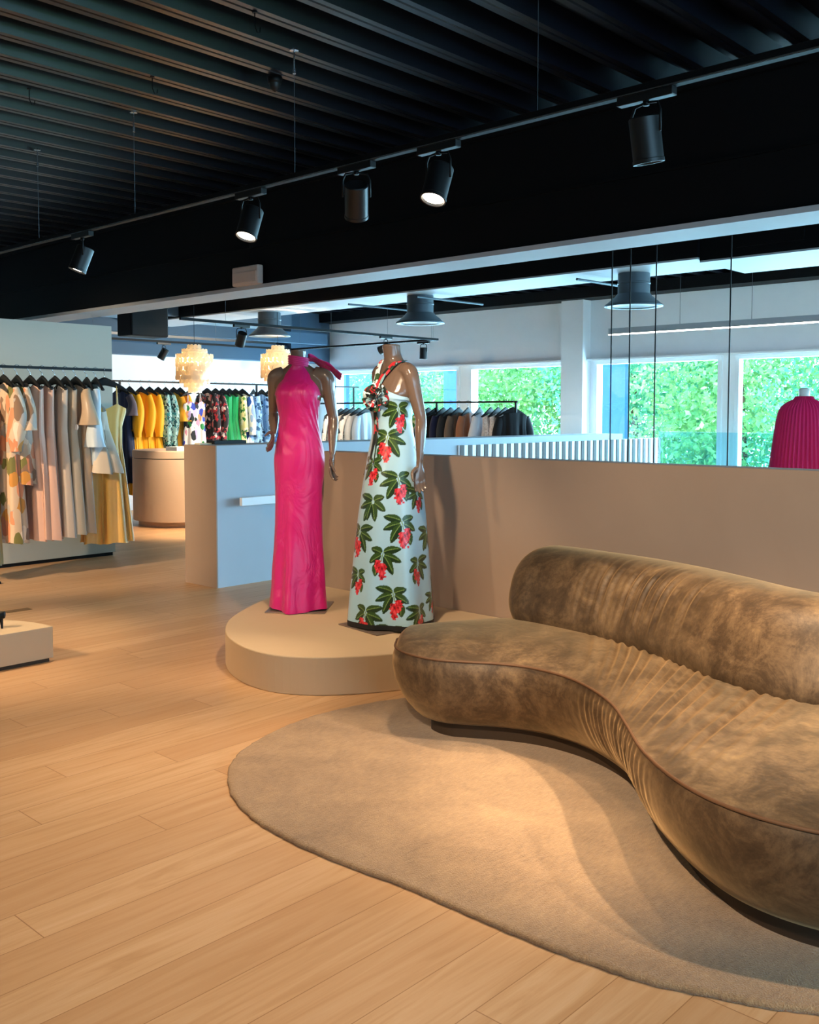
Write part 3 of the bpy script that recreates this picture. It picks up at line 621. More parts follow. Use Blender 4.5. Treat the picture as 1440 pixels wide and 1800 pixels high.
# ------------------------------------------------------------------ racks and garments
def rack(name, label, L, z, posts, along, loc, feet=True, skip=()):
    t = thing(name, label, 'clothes rack', loc, along)
    MB().box(-.012, L+.012, -.012, .012, z-.012, z+.012).build('rail', MT['black'], t)
    for x in posts:
        MB().box(x-.012, x+.012, -.012, .012, .02, z-.012).build('post', MT['black'], t)
        MB().box(x-.015, x+.015, -.22, .22, 0, .02).build('foot', MT['black'], t)
    return t
rack('clothes_rack', 'black clothes rack of blush and cream dresses before the grey wall', 3.4, 1.85, (.12, 2.2), 0, (1.45+.0, 8.4, 0))
rack('clothes_rack', 'long black clothes rack of yellow and blue dresses along the far wall', 4.6, 1.88, (.12, 2.45, 4.5), 0, (6.95, 12.0, 0))
MB().tube([(1.07, 0, 1.88), (1.07, -.28, 1.87), (1.07, -.285, 1.885)], .008).build('face_out_arm', MT['black'], bpy.data.objects['clothes_rack.001'])
rack('clothes_rack', 'black clothes rack of jackets and blouses in front of the windows', 4.0, 1.59, (.015, 1.35, 3.9), PI/2, (10.0, 7.50, 0))

hk = MB(); hk.tube([(0, 0, -.10), (0, 0, -.055), (0, .004, -.04), (0, .02, -.028), (0, .026, -.008), (0, .02, .012), (0, .0, .022), (0, -.02, .012), (0, -.026, -.004)], .0025, 6); HOOK = hk.mesh('hook', True); HOOK.materials.append(MT['chrome'])
ha = MB(); R = []
for u in np.linspace(-1, 1, 25):
    x = u*.205; zc = -.105-.085*abs(u)**1.25; h = .032*(1-abs(u))**.8+.010; t_ = .007+.012*abs(u)**3; yc = .018*abs(u)**2
    R.append([(x, yc+t_*math.cos(q), zc+h*math.sin(q)) for q in np.linspace(0, 2*PI, 10, endpoint=False)])
ha.rings(R); ARMS = ha.mesh('arms', True); ARMS.materials.append(MT['hanger'])
def hanger(loc, rz, label, group):
    t = thing('hanger', label, 'hanger', loc, rz, group); part('arms', ARMS, None, t); part('hook', HOOK, None, t); return t
def garment(name, label, cat, loc, rz, mat, group, hem, sw=.19, ww=.17, hw=.24, th=.045, sleeve=None, sl=.5, neck='round', ruffle=None, seed=0, belt=None, front=False, mat2=None, hem_th=None, top=-.115, off=0, bust=.19):
    """loc: point on the rail; hem: world z of the hem; the shoulders run along local X"""
    r = random.Random(seed); t = thing(name, label, cat, loc, rz, group)
    z0 = top; zh = hem-loc[2]; N, Mz = 56, 34; ph = r.uniform(0, 6); G = []; hth = hem_th or th*1.5
    slope = .075; nf = r.choice((5, 6, 7))
    for i in range(Mz):
        v = i/(Mz-1); row = []
        if v < .12: w_ = sw+(ww*1.06-sw)*v/.12
        elif v < .3: w_ = ww*(1.06-.06*(v-.12)/.18)
        else: w_ = ww+(hw-ww)*((v-.3)/.7)**.8
        tt = th+(hth-th)*v; am = .006+.035*max(0, v-.15)*(hth/.08)
        for k in range(N):
            q = 2*PI*k/N; cx, sx = math.cos(q), math.sin(q)
            x = w_*math.copysign(abs(cx)**.85, cx); y = tt*math.copysign(abs(sx)**.8, sx)
            y += am*math.sin(nf*q+ph)+am*.5*math.sin((nf*2+1)*q+ph*2); x += am*.5*math.sin(nf*q*1+ph+1)
            ax_ = abs(x)/sw; zt = z0-slope*min(1, ax_)**1.3
            if neck == 'v': zt -= max(0, 1-abs(x)/(sw*.62))*(.24 if y > 0 else .12)
            elif neck == 'strap': zt = z0-bust-.05*(1-min(1, abs(abs(x)-sw*.55)/(sw*.5)))*-1-(.04 if y < 0 else 0)
            elif neck == 'round': zt -= max(0, 1-(abs(x)/(sw*.42))**2)*(.05 if y > 0 else .02)
            z = zt*(1-v)+zh*v
            if i == Mz-1: z += .012*math.sin(nf*q+ph)
            row.append((x, y+off, z))
        G.append(row)
    m = MB(); m.rings(G, cap=False); m.build('body', mat, t, smooth=True)
    for s in (-1, 1):
        if sleeve:
            puff = sleeve == 'puff'; bell = sleeve == 'bell'; R = []
            for i in range(15):
                u = i/14; rad = .052+.012*math.sin(PI*u)
                if puff: rad = .05+.045*math.sin(PI*min(1, u*1.05))**.8*(.5+u*.7)
                if bell: rad = .05+.055*u*u
                if i == 14: rad *= 1.12 if not bell else 1.0
                cx = s*(sw-.02+.045*math.sin(min(1, u*2)*PI/2)+.02*u); cz = z0-slope-.02-sl*u; cy = off+.02*u+.012*math.sin(u*5+ph)
                R.append([(cx+rad*math.cos(q)*(1+.10*math.sin(5*q+ph+u*3)*u), cy+rad*.85*math.sin(q)*(1+.10*math.sin(4*q+ph+u*4)*u), cz+.03*s*math.cos(q)*(1-u)) for q in np.linspace(0, 2*PI, 20, endpoint=False)])
            MB().rings(R, cap=False).build('sleeve', mat2 or mat, t, smooth=True)
        if neck == 'strap':
            MB().tube([(s*sw*.62, off+.02, z0-bust), (s*sw*.58, off+.012, z0-.07), (s*sw*.56, off, z0-.03), (s*sw*.58, off-.02, z0-bust-.01)], .004, 6).build('strap', mat, t)
    if ruffle:
        for zr in ruffle:
            R = []
            for zz, ex in ((zr, .0), (zr-.03, .014), (zr-.06, .03)):
                R.append([((ww+.02+ex+.008*math.sin(q*16))*math.cos(q), off+(th*1.5+ex+.01*math.sin(q*14))*math.sin(q), zz) for q in np.linspace(0, 2*PI, 80, endpoint=False)])
            MB().rings(R, cap=False).build('ruffle', mat, t, smooth=True)
    return t
C = {}
C['sage'] = CLOTH('sage_cloth', 'a7a06f', .6); C['tanprint'] = PRINT('tan_floral', 'd2b294', ('c8873a', 'c07a58', '77703a', 'b5a79a', 'd98a62', 'e6cdb4', '8a6a52'), 13, .8, .55)
C['blush'] = CLOTH('blush_satin', 'd3a48c', .4, .06, .2, True); C['champagne'] = CLOTH('champagne_satin', 'c3ad98', .4, .06, .2, True)
C['stone'] = CLOTH('stone_satin', 'b3a189', .4, .06, .2, True); C['oat'] = CLOTH('oat_satin', 'bda184', .4, .06, .2, True)
C['ice'] = CLOTH('ice_blue_organza', 'c4cfd6', .45, .05, .2); C['organza'] = CLOTH('ivory_organza', 'd4c3ae', .5, .05, .3)
C['butter'] = CLOTH('butter_satin', 'f0ba5c', .35, .06, .2, True); C['navygrey'] = CLOTH('slate_mauve', '5d5560', .6); C['navy'] = CLOTH('navy_cloth', '1c2c50', .6)
C['yellow'] = CLOTH('saffron_chiffon', 'f5ae12', .6, .08); C['gold'] = CLOTH('amber_chiffon', 'eda524', .6, .08)
C['tealprint'] = PRINT('teal_print', '8fb8b4', ('1d5058', '2e7f84', '16282c', 'b9d6d0'), 34, .65); C['multi'] = PRINT('multicolour_print', 'f0e6e2', ('d88aa0', '2f8a4a', '2b3fae', '15161c', 'c98a5a', 'c4b4e6'), 14, .75)
C['redprint'] = PRINT('red_black_floral', '241c20', ('b02a34', 'e6c8be', '3a3034', 'd46a6a', '15161a'), 26, .8); C['emerald'] = CLOTH('emerald_crepe', '0f9c5e', .5)
C['lime'] = PRINT('lime_floral', 'e6dfa0', ('2e7a3a', '7fae4a', 'f0ead0'), 26, .6); C['tie'] = PRINT('blue_tie_dye', 'e8eef6', ('2a5cc0', '8fb4ea', '1d3f8c'), 11, .55, .5)
C['sky'] = PRINT('sky_blue_floral', '8fbde6', ('1d3152', '2c5a8a', 'a9d2f0'), 20, .35, 1); C['blueprint'] = PRINT('deep_blue_floral', '4a7fc4', ('1a2f6a', 'a8c8ee', '274a9a'), 24, .6)
C['whitefloral'] = PRINT('white_floral', 'd9d6d4', ('b98a86', '8f8a84', 'e9e6e2', 'a88a6a'), 20, .4); C['mono'] = PRINT('black_white_floral', 'd8dade', ('14161c', 'e6e8ec', '3a3f4a'), 18, .5)
C['silver'] = CLOTH('silver_grey', 'bfc4ca', .5); C['mist'] = CLOTH('misty_blue', 'b9cbe0', .5); C['pearl'] = CLOTH('pearl_grey', 'c9c9c6', .5)
C['black'] = CLOTH('black_wool', '0c0d11', .7, .2); C['ink'] = CLOTH('ink_navy', '171a3c', .7, .2); C['char'] = CLOTH('charcoal_wool', '24262a', .7, .2)
C['rust'] = CLOTH('rust_suede', 'a5694a', .6); C['taupe'] = CLOTH('taupe_twill', '6f5d50', .6); C['white'] = CLOTH('white_cotton', 'e8eaf2', .6, .04); C['lace'] = PRINT('white_lace', 'dcd3d2', ('f2eeee', 'b9adad', 'e6e0e0'), 60, .7)
LR, BRK, WR = (8.4, 1.85), (12.0, 1.88), (10.0, 1.59); H = PI/2
def on_left(x, rz, nm, lab, cat, mat, hem, **k):
    g = k.pop('group', 'dresses on the left rack'); p = (x, LR[0], LR[1]); a = H+rz
    hanger(p, a, 'black hanger holding the '+k.pop('hl'), 'hangers on the left rack'); return garment(nm, lab, cat, p, a, mat, g, hem, seed=int(x*100), **k)
on_left(3.66, -.1, 'trousers', 'sage green trousers hanging first on the left rack', 'trousers', C['sage'], .16, hl='sage green trousers', sw=.10, ww=.14, hw=.17, th=.045, neck='none', top=-.32)
on_left(3.83, .06, 'dress', 'long tan floral dress with full sleeves beside sage trousers', 'dress', C['tanprint'], .33, hl='long tan floral dress', sleeve='puff', sl=.52, hw=.24, th=.05)
on_left(3.95, -.04, 'dress', 'short tan floral dress with ruffled sleeve before blush gowns', 'dress', C['tanprint'], .83, hl='short tan floral dress', sleeve='bell', sl=.34, hw=.22, th=.05)
on_left(4.07, .03, 'dress', 'blush satin gown beside the short tan floral dress', 'dress', C['blush'], .33, hl='blush gown beside the floral dress', neck='v', hw=.25, th=.045)
on_left(4.18, .0, 'dress', 'blush satin gown with draped bust beside the champagne gown', 'dress', C['blush'], .33, hl='blush gown beside the champagne gown', neck='v', hw=.25, th=.045)
dch = on_left(4.30, .05, 'dress', 'champagne satin gown with round white tag on its edge', 'dress', C['champagne'], .34, hl='champagne gown with white tag', neck='v', hw=.25, th=.045)
m = MB(); m.lathe([(.028, -.002), (.028, .002)], n=24, rot=Matrix.Rotation(PI/2, 3, 'X') @ Matrix.Rotation(0, 3, 'Y')); m.build('price_tag', MT['frame'], dch, loc=(-.20, -.085, -.53))['label'] = 'round white tag'
on_left(4.40, -.03, 'dress', 'stone grey satin gown with pale lining beside champagne gown', 'dress', C['stone'], .36, hl='stone grey gown', neck='v', hw=.25, th=.045)
on_left(4.50, .04, 'dress', 'oat satin gown with half sleeves beside the pale blue jacket', 'dress', C['oat'], .36, hl='oat gown with half sleeves', sleeve='bell', sl=.30, hw=.22, th=.045)
on_left(4.61, -.15, 'jacket', 'pale ice blue jacket with wide sleeves near the butter slip dress', 'jacket', C['ice'], .98, hl='pale ice blue jacket', sleeve='bell', sl=.50, hw=.23, ww=.19, th=.06)
on_left(4.70, -.12, 'skirt', 'sheer ivory organza flared skirt hanging below the ice blue jacket', 'skirt', C['organza'], .90, hl='ivory organza skirt', neck='none', sw=.16, ww=.17, hw=.31, th=.05, hem_th=.13, top=-.32)
p = (4.79, 8.40, 1.85); hanger(p, -.42, 'black hanger facing out with the butter yellow slip dress', 'hangers on the left rack')
garment('dress', 'butter yellow satin slip dress facing out at the rack end', 'dress', p, PI-.42, C['butter'], 'dresses on the left rack', .23, neck='strap', sw=.19, ww=.145, hw=.225, th=.05, hem_th=.15, seed=9, bust=.25)
def on_back(x, rz, nm, lab, cat, mat, hem, **k):
    p = (x, BRK[0], BRK[1]); a = H+rz
    hanger(p, a, 'black hanger holding the '+k.pop('hl'), 'hangers on the far rack'); return garment(nm, lab, cat, p, a, mat, 'clothes on the far rack', hem, seed=int(x*100), **k)
on_back(7.10, .1, 'dress', 'navy dress with slate short sleeves behind the butter slip dress', 'dress', C['navy'], .50, hl='navy dress with slate sleeves', sleeve='bell', sl=.26, mat2=C['navygrey'], hw=.25, th=.06)
on_back(7.22, .0, 'dress', 'saffron yellow long dress with puffed sleeves beside the navy dress', 'dress', C['yellow'], .33, hl='saffron dress beside the navy dress', sleeve='puff', sl=.55, hw=.26, th=.07, ruffle=(-.62,))
on_back(7.40, .0, 'dress', 'saffron yellow long dress with puffed sleeves, second from navy dress', 'dress', C['yellow'], .38, hl='second saffron dress from the navy dress', sleeve='puff', sl=.55, hw=.26, th=.07, ruffle=(-.62,))
on_back(7.53, .05, 'dress', 'saffron yellow dress with frilled cuffs beside the teal prints', 'dress', C['yellow'], .45, hl='saffron dress beside the teal prints', sleeve='puff', sl=.55, hw=.25, th=.07, ruffle=(-.62,))
on_back(7.67, .0, 'dress', 'teal print dress with long sleeves beside the saffron dress', 'dress', C['tealprint'], .60, hl='teal print dress beside saffron', sleeve='puff', sl=.66, hw=.24, th=.06)
on_back(7.79, -.05, 'dress', 'teal print dress with long sleeves beside the amber ruffle dress', 'dress', C['tealprint'], .66, hl='teal print dress beside amber', sleeve='puff', sl=.66, hw=.24, th=.06)
on_back(7.92, .0, 'dress', 'amber dress with ruffled short sleeves next to the teal print', 'dress', C['gold'], .80, hl='amber dress next to the teal print', sleeve='bell', sl=.34, hw=.22, th=.055, ruffle=(-.52,))
on_back(8.03, .0, 'dress', 'amber dress with ruffled short sleeves next to the multicolour dress', 'dress', C['gold'], .78, hl='amber dress next to the multicolour dress', sleeve='bell', sl=.34, hw=.22, th=.055, ruffle=(-.52,))
p = (8.02+.05, 11.72, 1.87); hanger(p, 0, 'black hanger facing out with the multicolour strappy dress', 'hangers on the far rack')
garment('dress', 'multicolour floral strappy dress facing out on the far rack', 'dress', (8.07, 11.72, 1.87), PI, C['multi'], 'clothes on the far rack', .55, neck='strap', sw=.18, ww=.16, hw=.20, th=.05, seed=4)
on_back(8.49, .05, 'dress', 'red and black floral dress behind the multicolour strappy dress', 'dress', C['redprint'], .55, hl='red and black floral dress by the strappy dress', sleeve='long', sl=.5, hw=.22, th=.06)
on_back(8.64, .0, 'dress', 'red and black floral dress beside the emerald dress', 'dress', C['redprint'], .6, hl='red and black floral dress by the emerald dress', sleeve='long', sl=.5, hw=.22, th=.06)
on_back(8.77, .0, 'dress', 'emerald green sleeveless dress beside the red floral dress', 'dress', C['emerald'], .45, hl='emerald dress by the red floral dress', neck='v', hw=.24, th=.06)
on_back(8.89, .0, 'dress', 'emerald green sleeveless dress beside the lime floral blouse', 'dress', C['emerald'], .5, hl='emerald dress by the lime blouse', neck='v', hw=.24, th=.06)
on_back(9.00, .0, 'blouse', 'lime and cream floral blouse between emerald and tie dye', 'blouse', C['lime'], .8, hl='lime floral blouse', sleeve='long', sl=.5, hw=.2, th=.05)
on_back(9.13, .05, 'blouse', 'blue and white tie dye blouse on the far rack', 'blouse', C['tie'], .75, hl='blue and white tie dye blouse', sleeve='long', sl=.55, hw=.2, th=.05)
on_back(9.34, -.35, 'dress', 'sky blue dress with navy flowers turned towards the room', 'dress', C['sky'], .5, hl='sky blue dress turned to the room', sleeve='long', sl=.58, hw=.23, th=.07)
on_back(9.50, -.1, 'dress', 'sky blue dress with navy flowers beside the deep blue print', 'dress', C['sky'], .55, hl='sky blue dress by the deep blue print', sleeve='long', sl=.58, hw=.22, th=.06)
on_back(9.66, .0, 'dress', 'deep blue floral dress behind the fuchsia mannequin arm', 'dress', C['blueprint'], .55, hl='deep blue floral dress', sleeve='long', sl=.55, hw=.22, th=.06)
def on_win(y, rz, nm, lab, cat, mat, hem=.85, **k):
    p = (WR[0], y, WR[1]); a = rz
    hanger(p, a, 'black hanger holding the '+k.pop('hl'), 'hangers on the window rack')
    k.setdefault('sleeve', 'long'); k.setdefault('sl', .5); k.setdefault('th', .05); k.setdefault('hw', .19)
    return garment(nm, lab, cat, p, a, mat, 'clothes on the window rack', hem, seed=int(y*100), **k)
on_win(10.90, .2, 'shirt', 'black and cream striped shirt behind the fuchsia mannequin arm', 'shirt', C['mono'], hl='black and cream striped shirt')
on_win(10.75, .15, 'shirt', 'white shirt with dusty floral print on the window rack', 'shirt', C['whitefloral'], hl='dusty floral white shirt')
on_win(10.63, .1, 'shirt', 'pearl grey shirt beside the dusty floral shirt', 'shirt', C['pearl'], hl='pearl grey shirt')
on_win(10.51, .1, 'blouse', 'white blouse with bold black flowers on the window rack', 'blouse', C['mono'], hl='white blouse with black flowers')
on_win(10.37, .1, 'shirt', 'silver grey shirt beside the black flowered blouse', 'shirt', C['silver'], hl='silver grey shirt')
on_win(10.22, .1, 'shirt', 'misty blue shirt just left of the floral gown', 'shirt', C['mist'], hl='misty blue shirt')
on_win(9.10, .1, 'blouse', 'pale lime floral blouse beside the black jackets', 'blouse', C['lime'], hl='pale lime blouse')
on_win(9.00, .1, 'jacket', 'black jacket next to the pale lime blouse', 'jacket', C['black'], hl='black jacket next to the lime blouse', th=.06)
on_win(8.87, .1, 'jacket', 'black jacket between two other dark jackets', 'jacket', C['black'], hl='black jacket between dark jackets', th=.06)
on_win(8.73, .1, 'jacket', 'ink navy jacket among the black jackets', 'jacket', C['ink'], hl='ink navy jacket', th=.06)
on_win(8.60, .1, 'jacket', 'charcoal jacket beside the taupe jacket', 'jacket', C['char'], hl='charcoal jacket', th=.06)
on_win(8.46, .1, 'jacket', 'taupe twill jacket before the rust suede top', 'jacket', C['taupe'], hl='taupe twill jacket')
on_win(8.30, .25, 'top', 'rust brown suede top on the window rack', 'top', C['rust'], hl='rust suede top')
on_win(8.10, .3, 'blouse', 'white cotton blouse beside the rust suede top', 'blouse', C['white'], hl='white cotton blouse')
on_win(7.92, .2, 'top', 'white lace top beside the white cotton blouse', 'top', C['lace'], hl='lace top by the cotton blouse', sleeve=None)
on_win(7.80, .15, 'top', 'white lace top in the middle of three', 'top', C['lace'], hl='middle lace top of three', sleeve=None)
on_win(7.68, .1, 'top', 'white lace top next to the black end jacket', 'top', C['lace'], hl='lace top next to the end jacket', sleeve=None)
on_win(7.56, -.5, 'jacket', 'black jacket hanging at the window end of its rack', 'jacket', C['black'], hl='black jacket at the rack end', th=.07)

# ------------------------------------------------------------------ lamps
def spot_lamp(label, loc, aim, lit, group, energy=1.0, light=True, size=72, track_axis='Y'):
    """track head: adapter on the track, U bracket, can aimed at a point"""
    t = thing('track_spotlight', label, 'spotlight', loc, 0 if track_axis == 'Y' else PI/2, group)
    ad = MB(); ad.box(-.018, .018, -.11, .11, -.03, 0); ad.build('adapter', MT['spot'], t, bevel=.003)
    d = Vector(aim)-Vector(loc)+Vector((0, 0, .16))
    if track_axis != 'Y': d = Vector((d.y, -d.x, d.z))
    d.normalize(); piv = Vector((0, 0, -.145)); q = d.to_track_quat('-Z', 'Y').to_matrix()
    yaw = math.atan2(d.y, d.x) if math.hypot(d.x, d.y) > .05 else 0
    b = MB(); rz = Matrix.Rotation(yaw+PI/2, 3, 'Z')
    pts = [(-.062, 0, -.145), (-.062, 0, -.07), (-.05, 0, -.042), (0, 0, -.034), (.05, 0, -.042), (.062, 0, -.07), (.062, 0, -.145)]
    b.tube([rz @ Vector(p) for p in pts], .005, 8); b.tube([(0, 0, -.03), (0, 0, -.045)], .012); b.build('bracket', MT['black'], t, smooth=True)
    can = MB(); can.lathe([(.0, .06), (.050, .06), (.054, .055), (.054, -.085), (.056, -.087), (.056, -.100), (.050, -.100), (.046, -.088), (0, -.088)], n=32, rot=q, c=piv, cap=False); can.build('housing', MT['spot'], t, smooth=True, auto=35)
    ln = MB(); ln.lathe([(.046, -.090), (.03, -.092), (.001, -.093)], n=28, rot=q, c=piv, cap=False); ln.build('lens', MT['lens_on'] if lit else MT['lens_off'], t, smooth=True)
    if light:
        ld = bpy.data.lights.new('spot_beam', 'SPOT'); ld.energy = SPOT_W*energy; ld.color = WARM; ld.spot_size = math.radians(size); ld.spot_blend = .7; ld.shadow_soft_size = .03
        lo_ = bpy.data.objects.new('spot_beam', ld); COL.objects.link(lo_); lo_.parent = t; lo_.location = piv+d*.13; lo_.rotation_euler = d.to_track_quat('-Z', 'Y').to_euler()
    return t
def track(label, p0, p1, wires, ztop=3.2, group=None):
    t = thing('light_track', label, 'light track', p0, 0, group); d = Vector(p1)-Vector(p0)
    a = math.atan2(d.y, d.x); r = Matrix.Rotation(a, 3, 'Z'); L = d.length
    MB().box(0, L, -.016, .016, 0, .03, rot=r).build('rail', MT['beam'], t)
    MB().box(0, L, .0162, .019, .001, .006, rot=r).build('edge_strip', MT['chrome'], t)
    for k in wires:
        p = r @ Vector((k, 0, 0)); h = ztop-p0[2]
        wv = MB(); wv.tube([(p.x, p.y, .035), (p.x, p.y, h-.09)], .0015, 5); wv.build('suspension_wire', MT['wire'], t)
        cp = MB(); cp.lathe([(.008, h-.115), (.008, h-.09), (.004, h-.09), (.004, h-.008), (.022, h-.006), (.022, h)], c=(p.x, p.y, 0), n=16); cp.build('ceiling_rod', MT['chrome'], t)
    return t
track('long black light track hung on wires in front of the dark beam', (3.16, -2.5, 2.58), (3.16, 9.8, 2.58), (4.78, 6.22, 7.66, 8.85))
track('black light track over the aisle beside the camera', (.2, -2.5, 2.58), (.2, 8.5, 2.58), (2, 5, 8))
G1 = 'spotlights on the long front track'
spot_lamp('lit spotlight on the front track farthest from the sofa', (3.16, 5.78, 2.58), (2.35, 6.2, 0), True, G1)
spot_lamp('lit spotlight on the front track above the white exit light unit', (3.16, 4.07, 2.58), (2.2, 3.9, 0), True, G1)
spot_lamp('dark spotlight on the front track between two lit ones', (3.16, 3.29, 2.58), (4.05, 4.2, .7), False, G1)
spot_lamp('lit spotlight on the front track nearest above the sofa end', (3.16, 2.79, 2.58), (2.15, 2.7, 0), True, G1)
spot_lamp('large looking dark spotlight on the front track, nearest the right edge', (3.16, 1.81, 2.58), (3.55, 1.75, .5), False, G1)
spot_lamp('front track spotlight past the right edge aimed at the sofa', (3.16, .7, 2.58), (3.3, 1.5, .6), False, G1, 2.2, size=60)
spot_lamp('front track spotlight past the right edge aimed at the floor', (3.16, -.3, 2.58), (2.2, .9, 0), False, G1, 1.3, size=60)
G2 = 'spotlights over the aisle'
for yy, aim, lab in ((-.6, (1.6, .6, 0), 'aimed at the near floor'), (.9, (3.7, 1.75, .6), 'aimed at the sofa'), (2.4, (1.4, 2.6, 0), 'aimed at the rug edge'), (4.2, (3.8, 4.1, .2), 'aimed at the gowns'), (5.6, (3.5, 6.3, 0), 'aimed past the gowns')):
    spot_lamp('aisle spotlight '+lab, (.2, yy, 2.58), aim, True, G2, {-.6: .6, .9: 4.0, 2.4: .6, 5.6: 2.6}.get(yy, .9), size=48 if yy == .9 else 72)
track('black light track over the far racks, running away from the partition', (6.1, 9.1, 2.45), (10.3, 9.1, 2.45), (.6, 2.2, 3.2, 4.1))
track('black light track above the far wall rack', (6.3, 12.2, 2.45), (10.3, 12.2, 2.45), (.5, 2.5, 3.6))
track('black light track closing the frame before the windows', (10.28, 9.1, 2.45), (10.28, 12.2, 2.45), (.1, 2.9))
G3 = 'spotlights over the far racks'
spot_lamp('dark upright spotlight above the first shell lamp', (6.92, 9.1, 2.45), (7.25, 10.5, .2), False, G3, 2.8, size=76, track_axis='X')
spot_lamp('dark tilted spotlight above and between the two gowns', (9.27, 9.1, 2.45), (8.3, 11.8, 1.1), False, G3, 3.2, size=95, track_axis='X')
spot_lamp('lit small spotlight at the corner of the far track', (10.28, 9.35, 2.45), (10.25, 9.4, 0), True, G3, .3)
spot_lamp('tilted spotlight near the grey wall aimed at the yellow dresses', (7.9, 12.2, 2.45), (7.4, 12.9, .9), False, G3, 1.0, track_axis='X')
spot_lamp('dark spotlight behind the second shell lamp', (10.05, 12.2, 2.45), (9.2, 12.6, .8), False, G3, .5, track_axis='X')
spot_lamp('aisle spotlight aimed at the pale dresses', (.2, 7.4, 2.58), (4.2, 8.4, .9), True, G2, 6.0, size=50)

def shell_lamp(label, loc):
    t = thing('pendant_lamp', label, 'pendant lamp', loc, 0, 'shell pendant lamps'); r2 = random.Random(3)
    MB().tube([(0, 0, .24), (0, 0, 3.305-loc[2])], .003, 6).build('cord', MT['black'], t)
    for r, z in ((.09, .20), (.15, .165), (.20, .13)):
        MB().tube([(r*math.cos(q), r*math.sin(q), z) for q in np.linspace(0, 2*PI, 33)], .003, 5).build('ring', MT['chrome'], t)
    for r, zt, zb, n in ((.08, .25, .19, 11), (.145, .20, .15, 18), (.215, .14, -.13, 27), (.175, .0, -.19, 22), (.125, -.1, -.235, 16), (.075, -.16, -.27, 9)):
        m = MB(); z = zt
        while z > zb:
            for k in range(n):
                a = 2*PI*(k+.5*(round(z*100) % 2))/n+r2.uniform(-.04, .04); c = Vector((r*math.cos(a), r*math.sin(a), z-.028)); e = Vector((-math.sin(a+r2.uniform(-.3, .3)), math.cos(a), 0)); u = Vector((0, 0, 1))
                o_ = e.cross(u)*.0012; P = [c+(e*math.cos(q)+u*math.sin(q))*.03 for q in np.linspace(0, 2*PI, 10, endpoint=False)]
                m.rings([[p-o_ for p in P], [p+o_ for p in P]])
            z -= .05
        m.build('shell_tier', MT['shell'], t)
    MB().lathe([(.001, .05), (.03, .03), (.036, 0), (.03, -.03), (.001, -.045)], n=20).build('bulb', MT['bulb'], t, smooth=True)
    ld = bpy.data.lights.new('bulb_light', 'POINT'); ld.energy = 150; ld.color = (1, .78, .48); ld.shadow_soft_size = .05; lo_ = bpy.data.objects.new('bulb_light', ld); COL.objects.link(lo_); lo_.parent = t; lo_.location = (0, 0, -.06)
shell_lamp('round capiz shell pendant lamp in front of the yellow dresses', (6.76, 9.8, 2.0))
shell_lamp('capiz shell pendant lamp half hidden behind the fuchsia gown', (7.98, 9.75, 2.05))
for loc, lab in (((8.03, 4.7), 'round ceiling air diffuser on a short duct before the right windows'), ((7.95, 7.28), 'round ceiling air diffuser above the floral gown'), ((7.97, 9.9), 'round ceiling air diffuser above the second shell lamp')):
    t = thing('air_diffuser', lab, 'air vent', (*loc, 2.42), 0, 'ceiling air diffusers')
    MB().lathe([(.145, .10), (.145, .20), (.15, .205), (.15, .215), (.145, .22), (.145, .30)], n=40).build('duct', MT['duct'], t, smooth=True, auto=40)
    MB().lathe([(.15, .115), (.17, .09), (.24, .03), (.262, .015), (.265, .0), (.235, .0), (.16, .03), (.14, .1)], n=48, cap=False).build('cone', MT['duct'], t, smooth=True)
    MB().lathe([(.19, .008), (.10, .03), (.001, .032)], n=40, cap=False).build('core', MT['ductlip'], t, smooth=True)
t = thing('linear_lamp', 'long slim white LED bar lamp hung before the right windows', 'lamp', (11.0, 4.6, 2.44))
MB().box(-.03, .03, -2.2, 2.18, .012, .085).build('housing', MT['ductlip'], t); MB().box(-.026, .026, -2.2, 2.18, 0, .012).build('diffuser', MT['led'], t)
for yy in (-1.6, 0.3, 1.2, 1.9): MB().tube([(0, yy, .085), (0, yy, .76)], .003, 5).build('suspension_wire', MT['wire'], t)
for k, (yy, lab) in enumerate(((3.56, 'first'), (3.42, 'second'), (3.23, 'third'), (2.72, 'fourth'))):
    t = thing('pendant_cable', 'black lamp cable dropping into the stairwell, %s from the left' % lab, 'cable', (5.8, yy, -.6), 0, 'lamp cables over the stairwell')
    MB().tube([(0, 0, .1), (.004, .004, 2), (0, 0, 3.8)], .0045, 6).build('cord', MT['black'], t); MB().lathe([(.04, 0), (.04, .1), (.02, .12)], n=20).build('lamp_head', MT['black'], t, smooth=True, auto=40)
for yy, lab in ((5.1, 'nearest the right'), (7.1, 'above the floral gown'), (8.15, 'above the fuchsia gown')):
    tag(MB().tube([(7.7, yy, 2.675), (8.75, yy-.05, 2.675)], .012, 8).build('conduit', MT['duct']), 'thin grey conduit bar under the ceiling bulkhead, '+lab, 'conduit', 'conduits under the bulkhead')
t = thing('emergency_light', 'white boxed emergency light unit on the dark beam', 'emergency light', (4.90, 6.32, 2.46))
MB().box(-.06, 0, -.165, .165, 0, .15).build('body', MT['plastic'], t, bevel=.012); MB().box(-.068, -.058, -.15, .15, .02, .105).build('cover', MT['plastic'], t, bevel=.004); MB().tube([(-.01, 0, .15), (-.01, 0, .7)], .003, 6).build('cable', MT['black'], t)
tag(MB().box(6.66, 7.2, 11.0, 11.35, 2.42, 3.05).build('ceiling_unit', MT['beam'], bevel=.02), 'black boxed unit hung under the ceiling over the yellow dresses', 'ceiling unit')
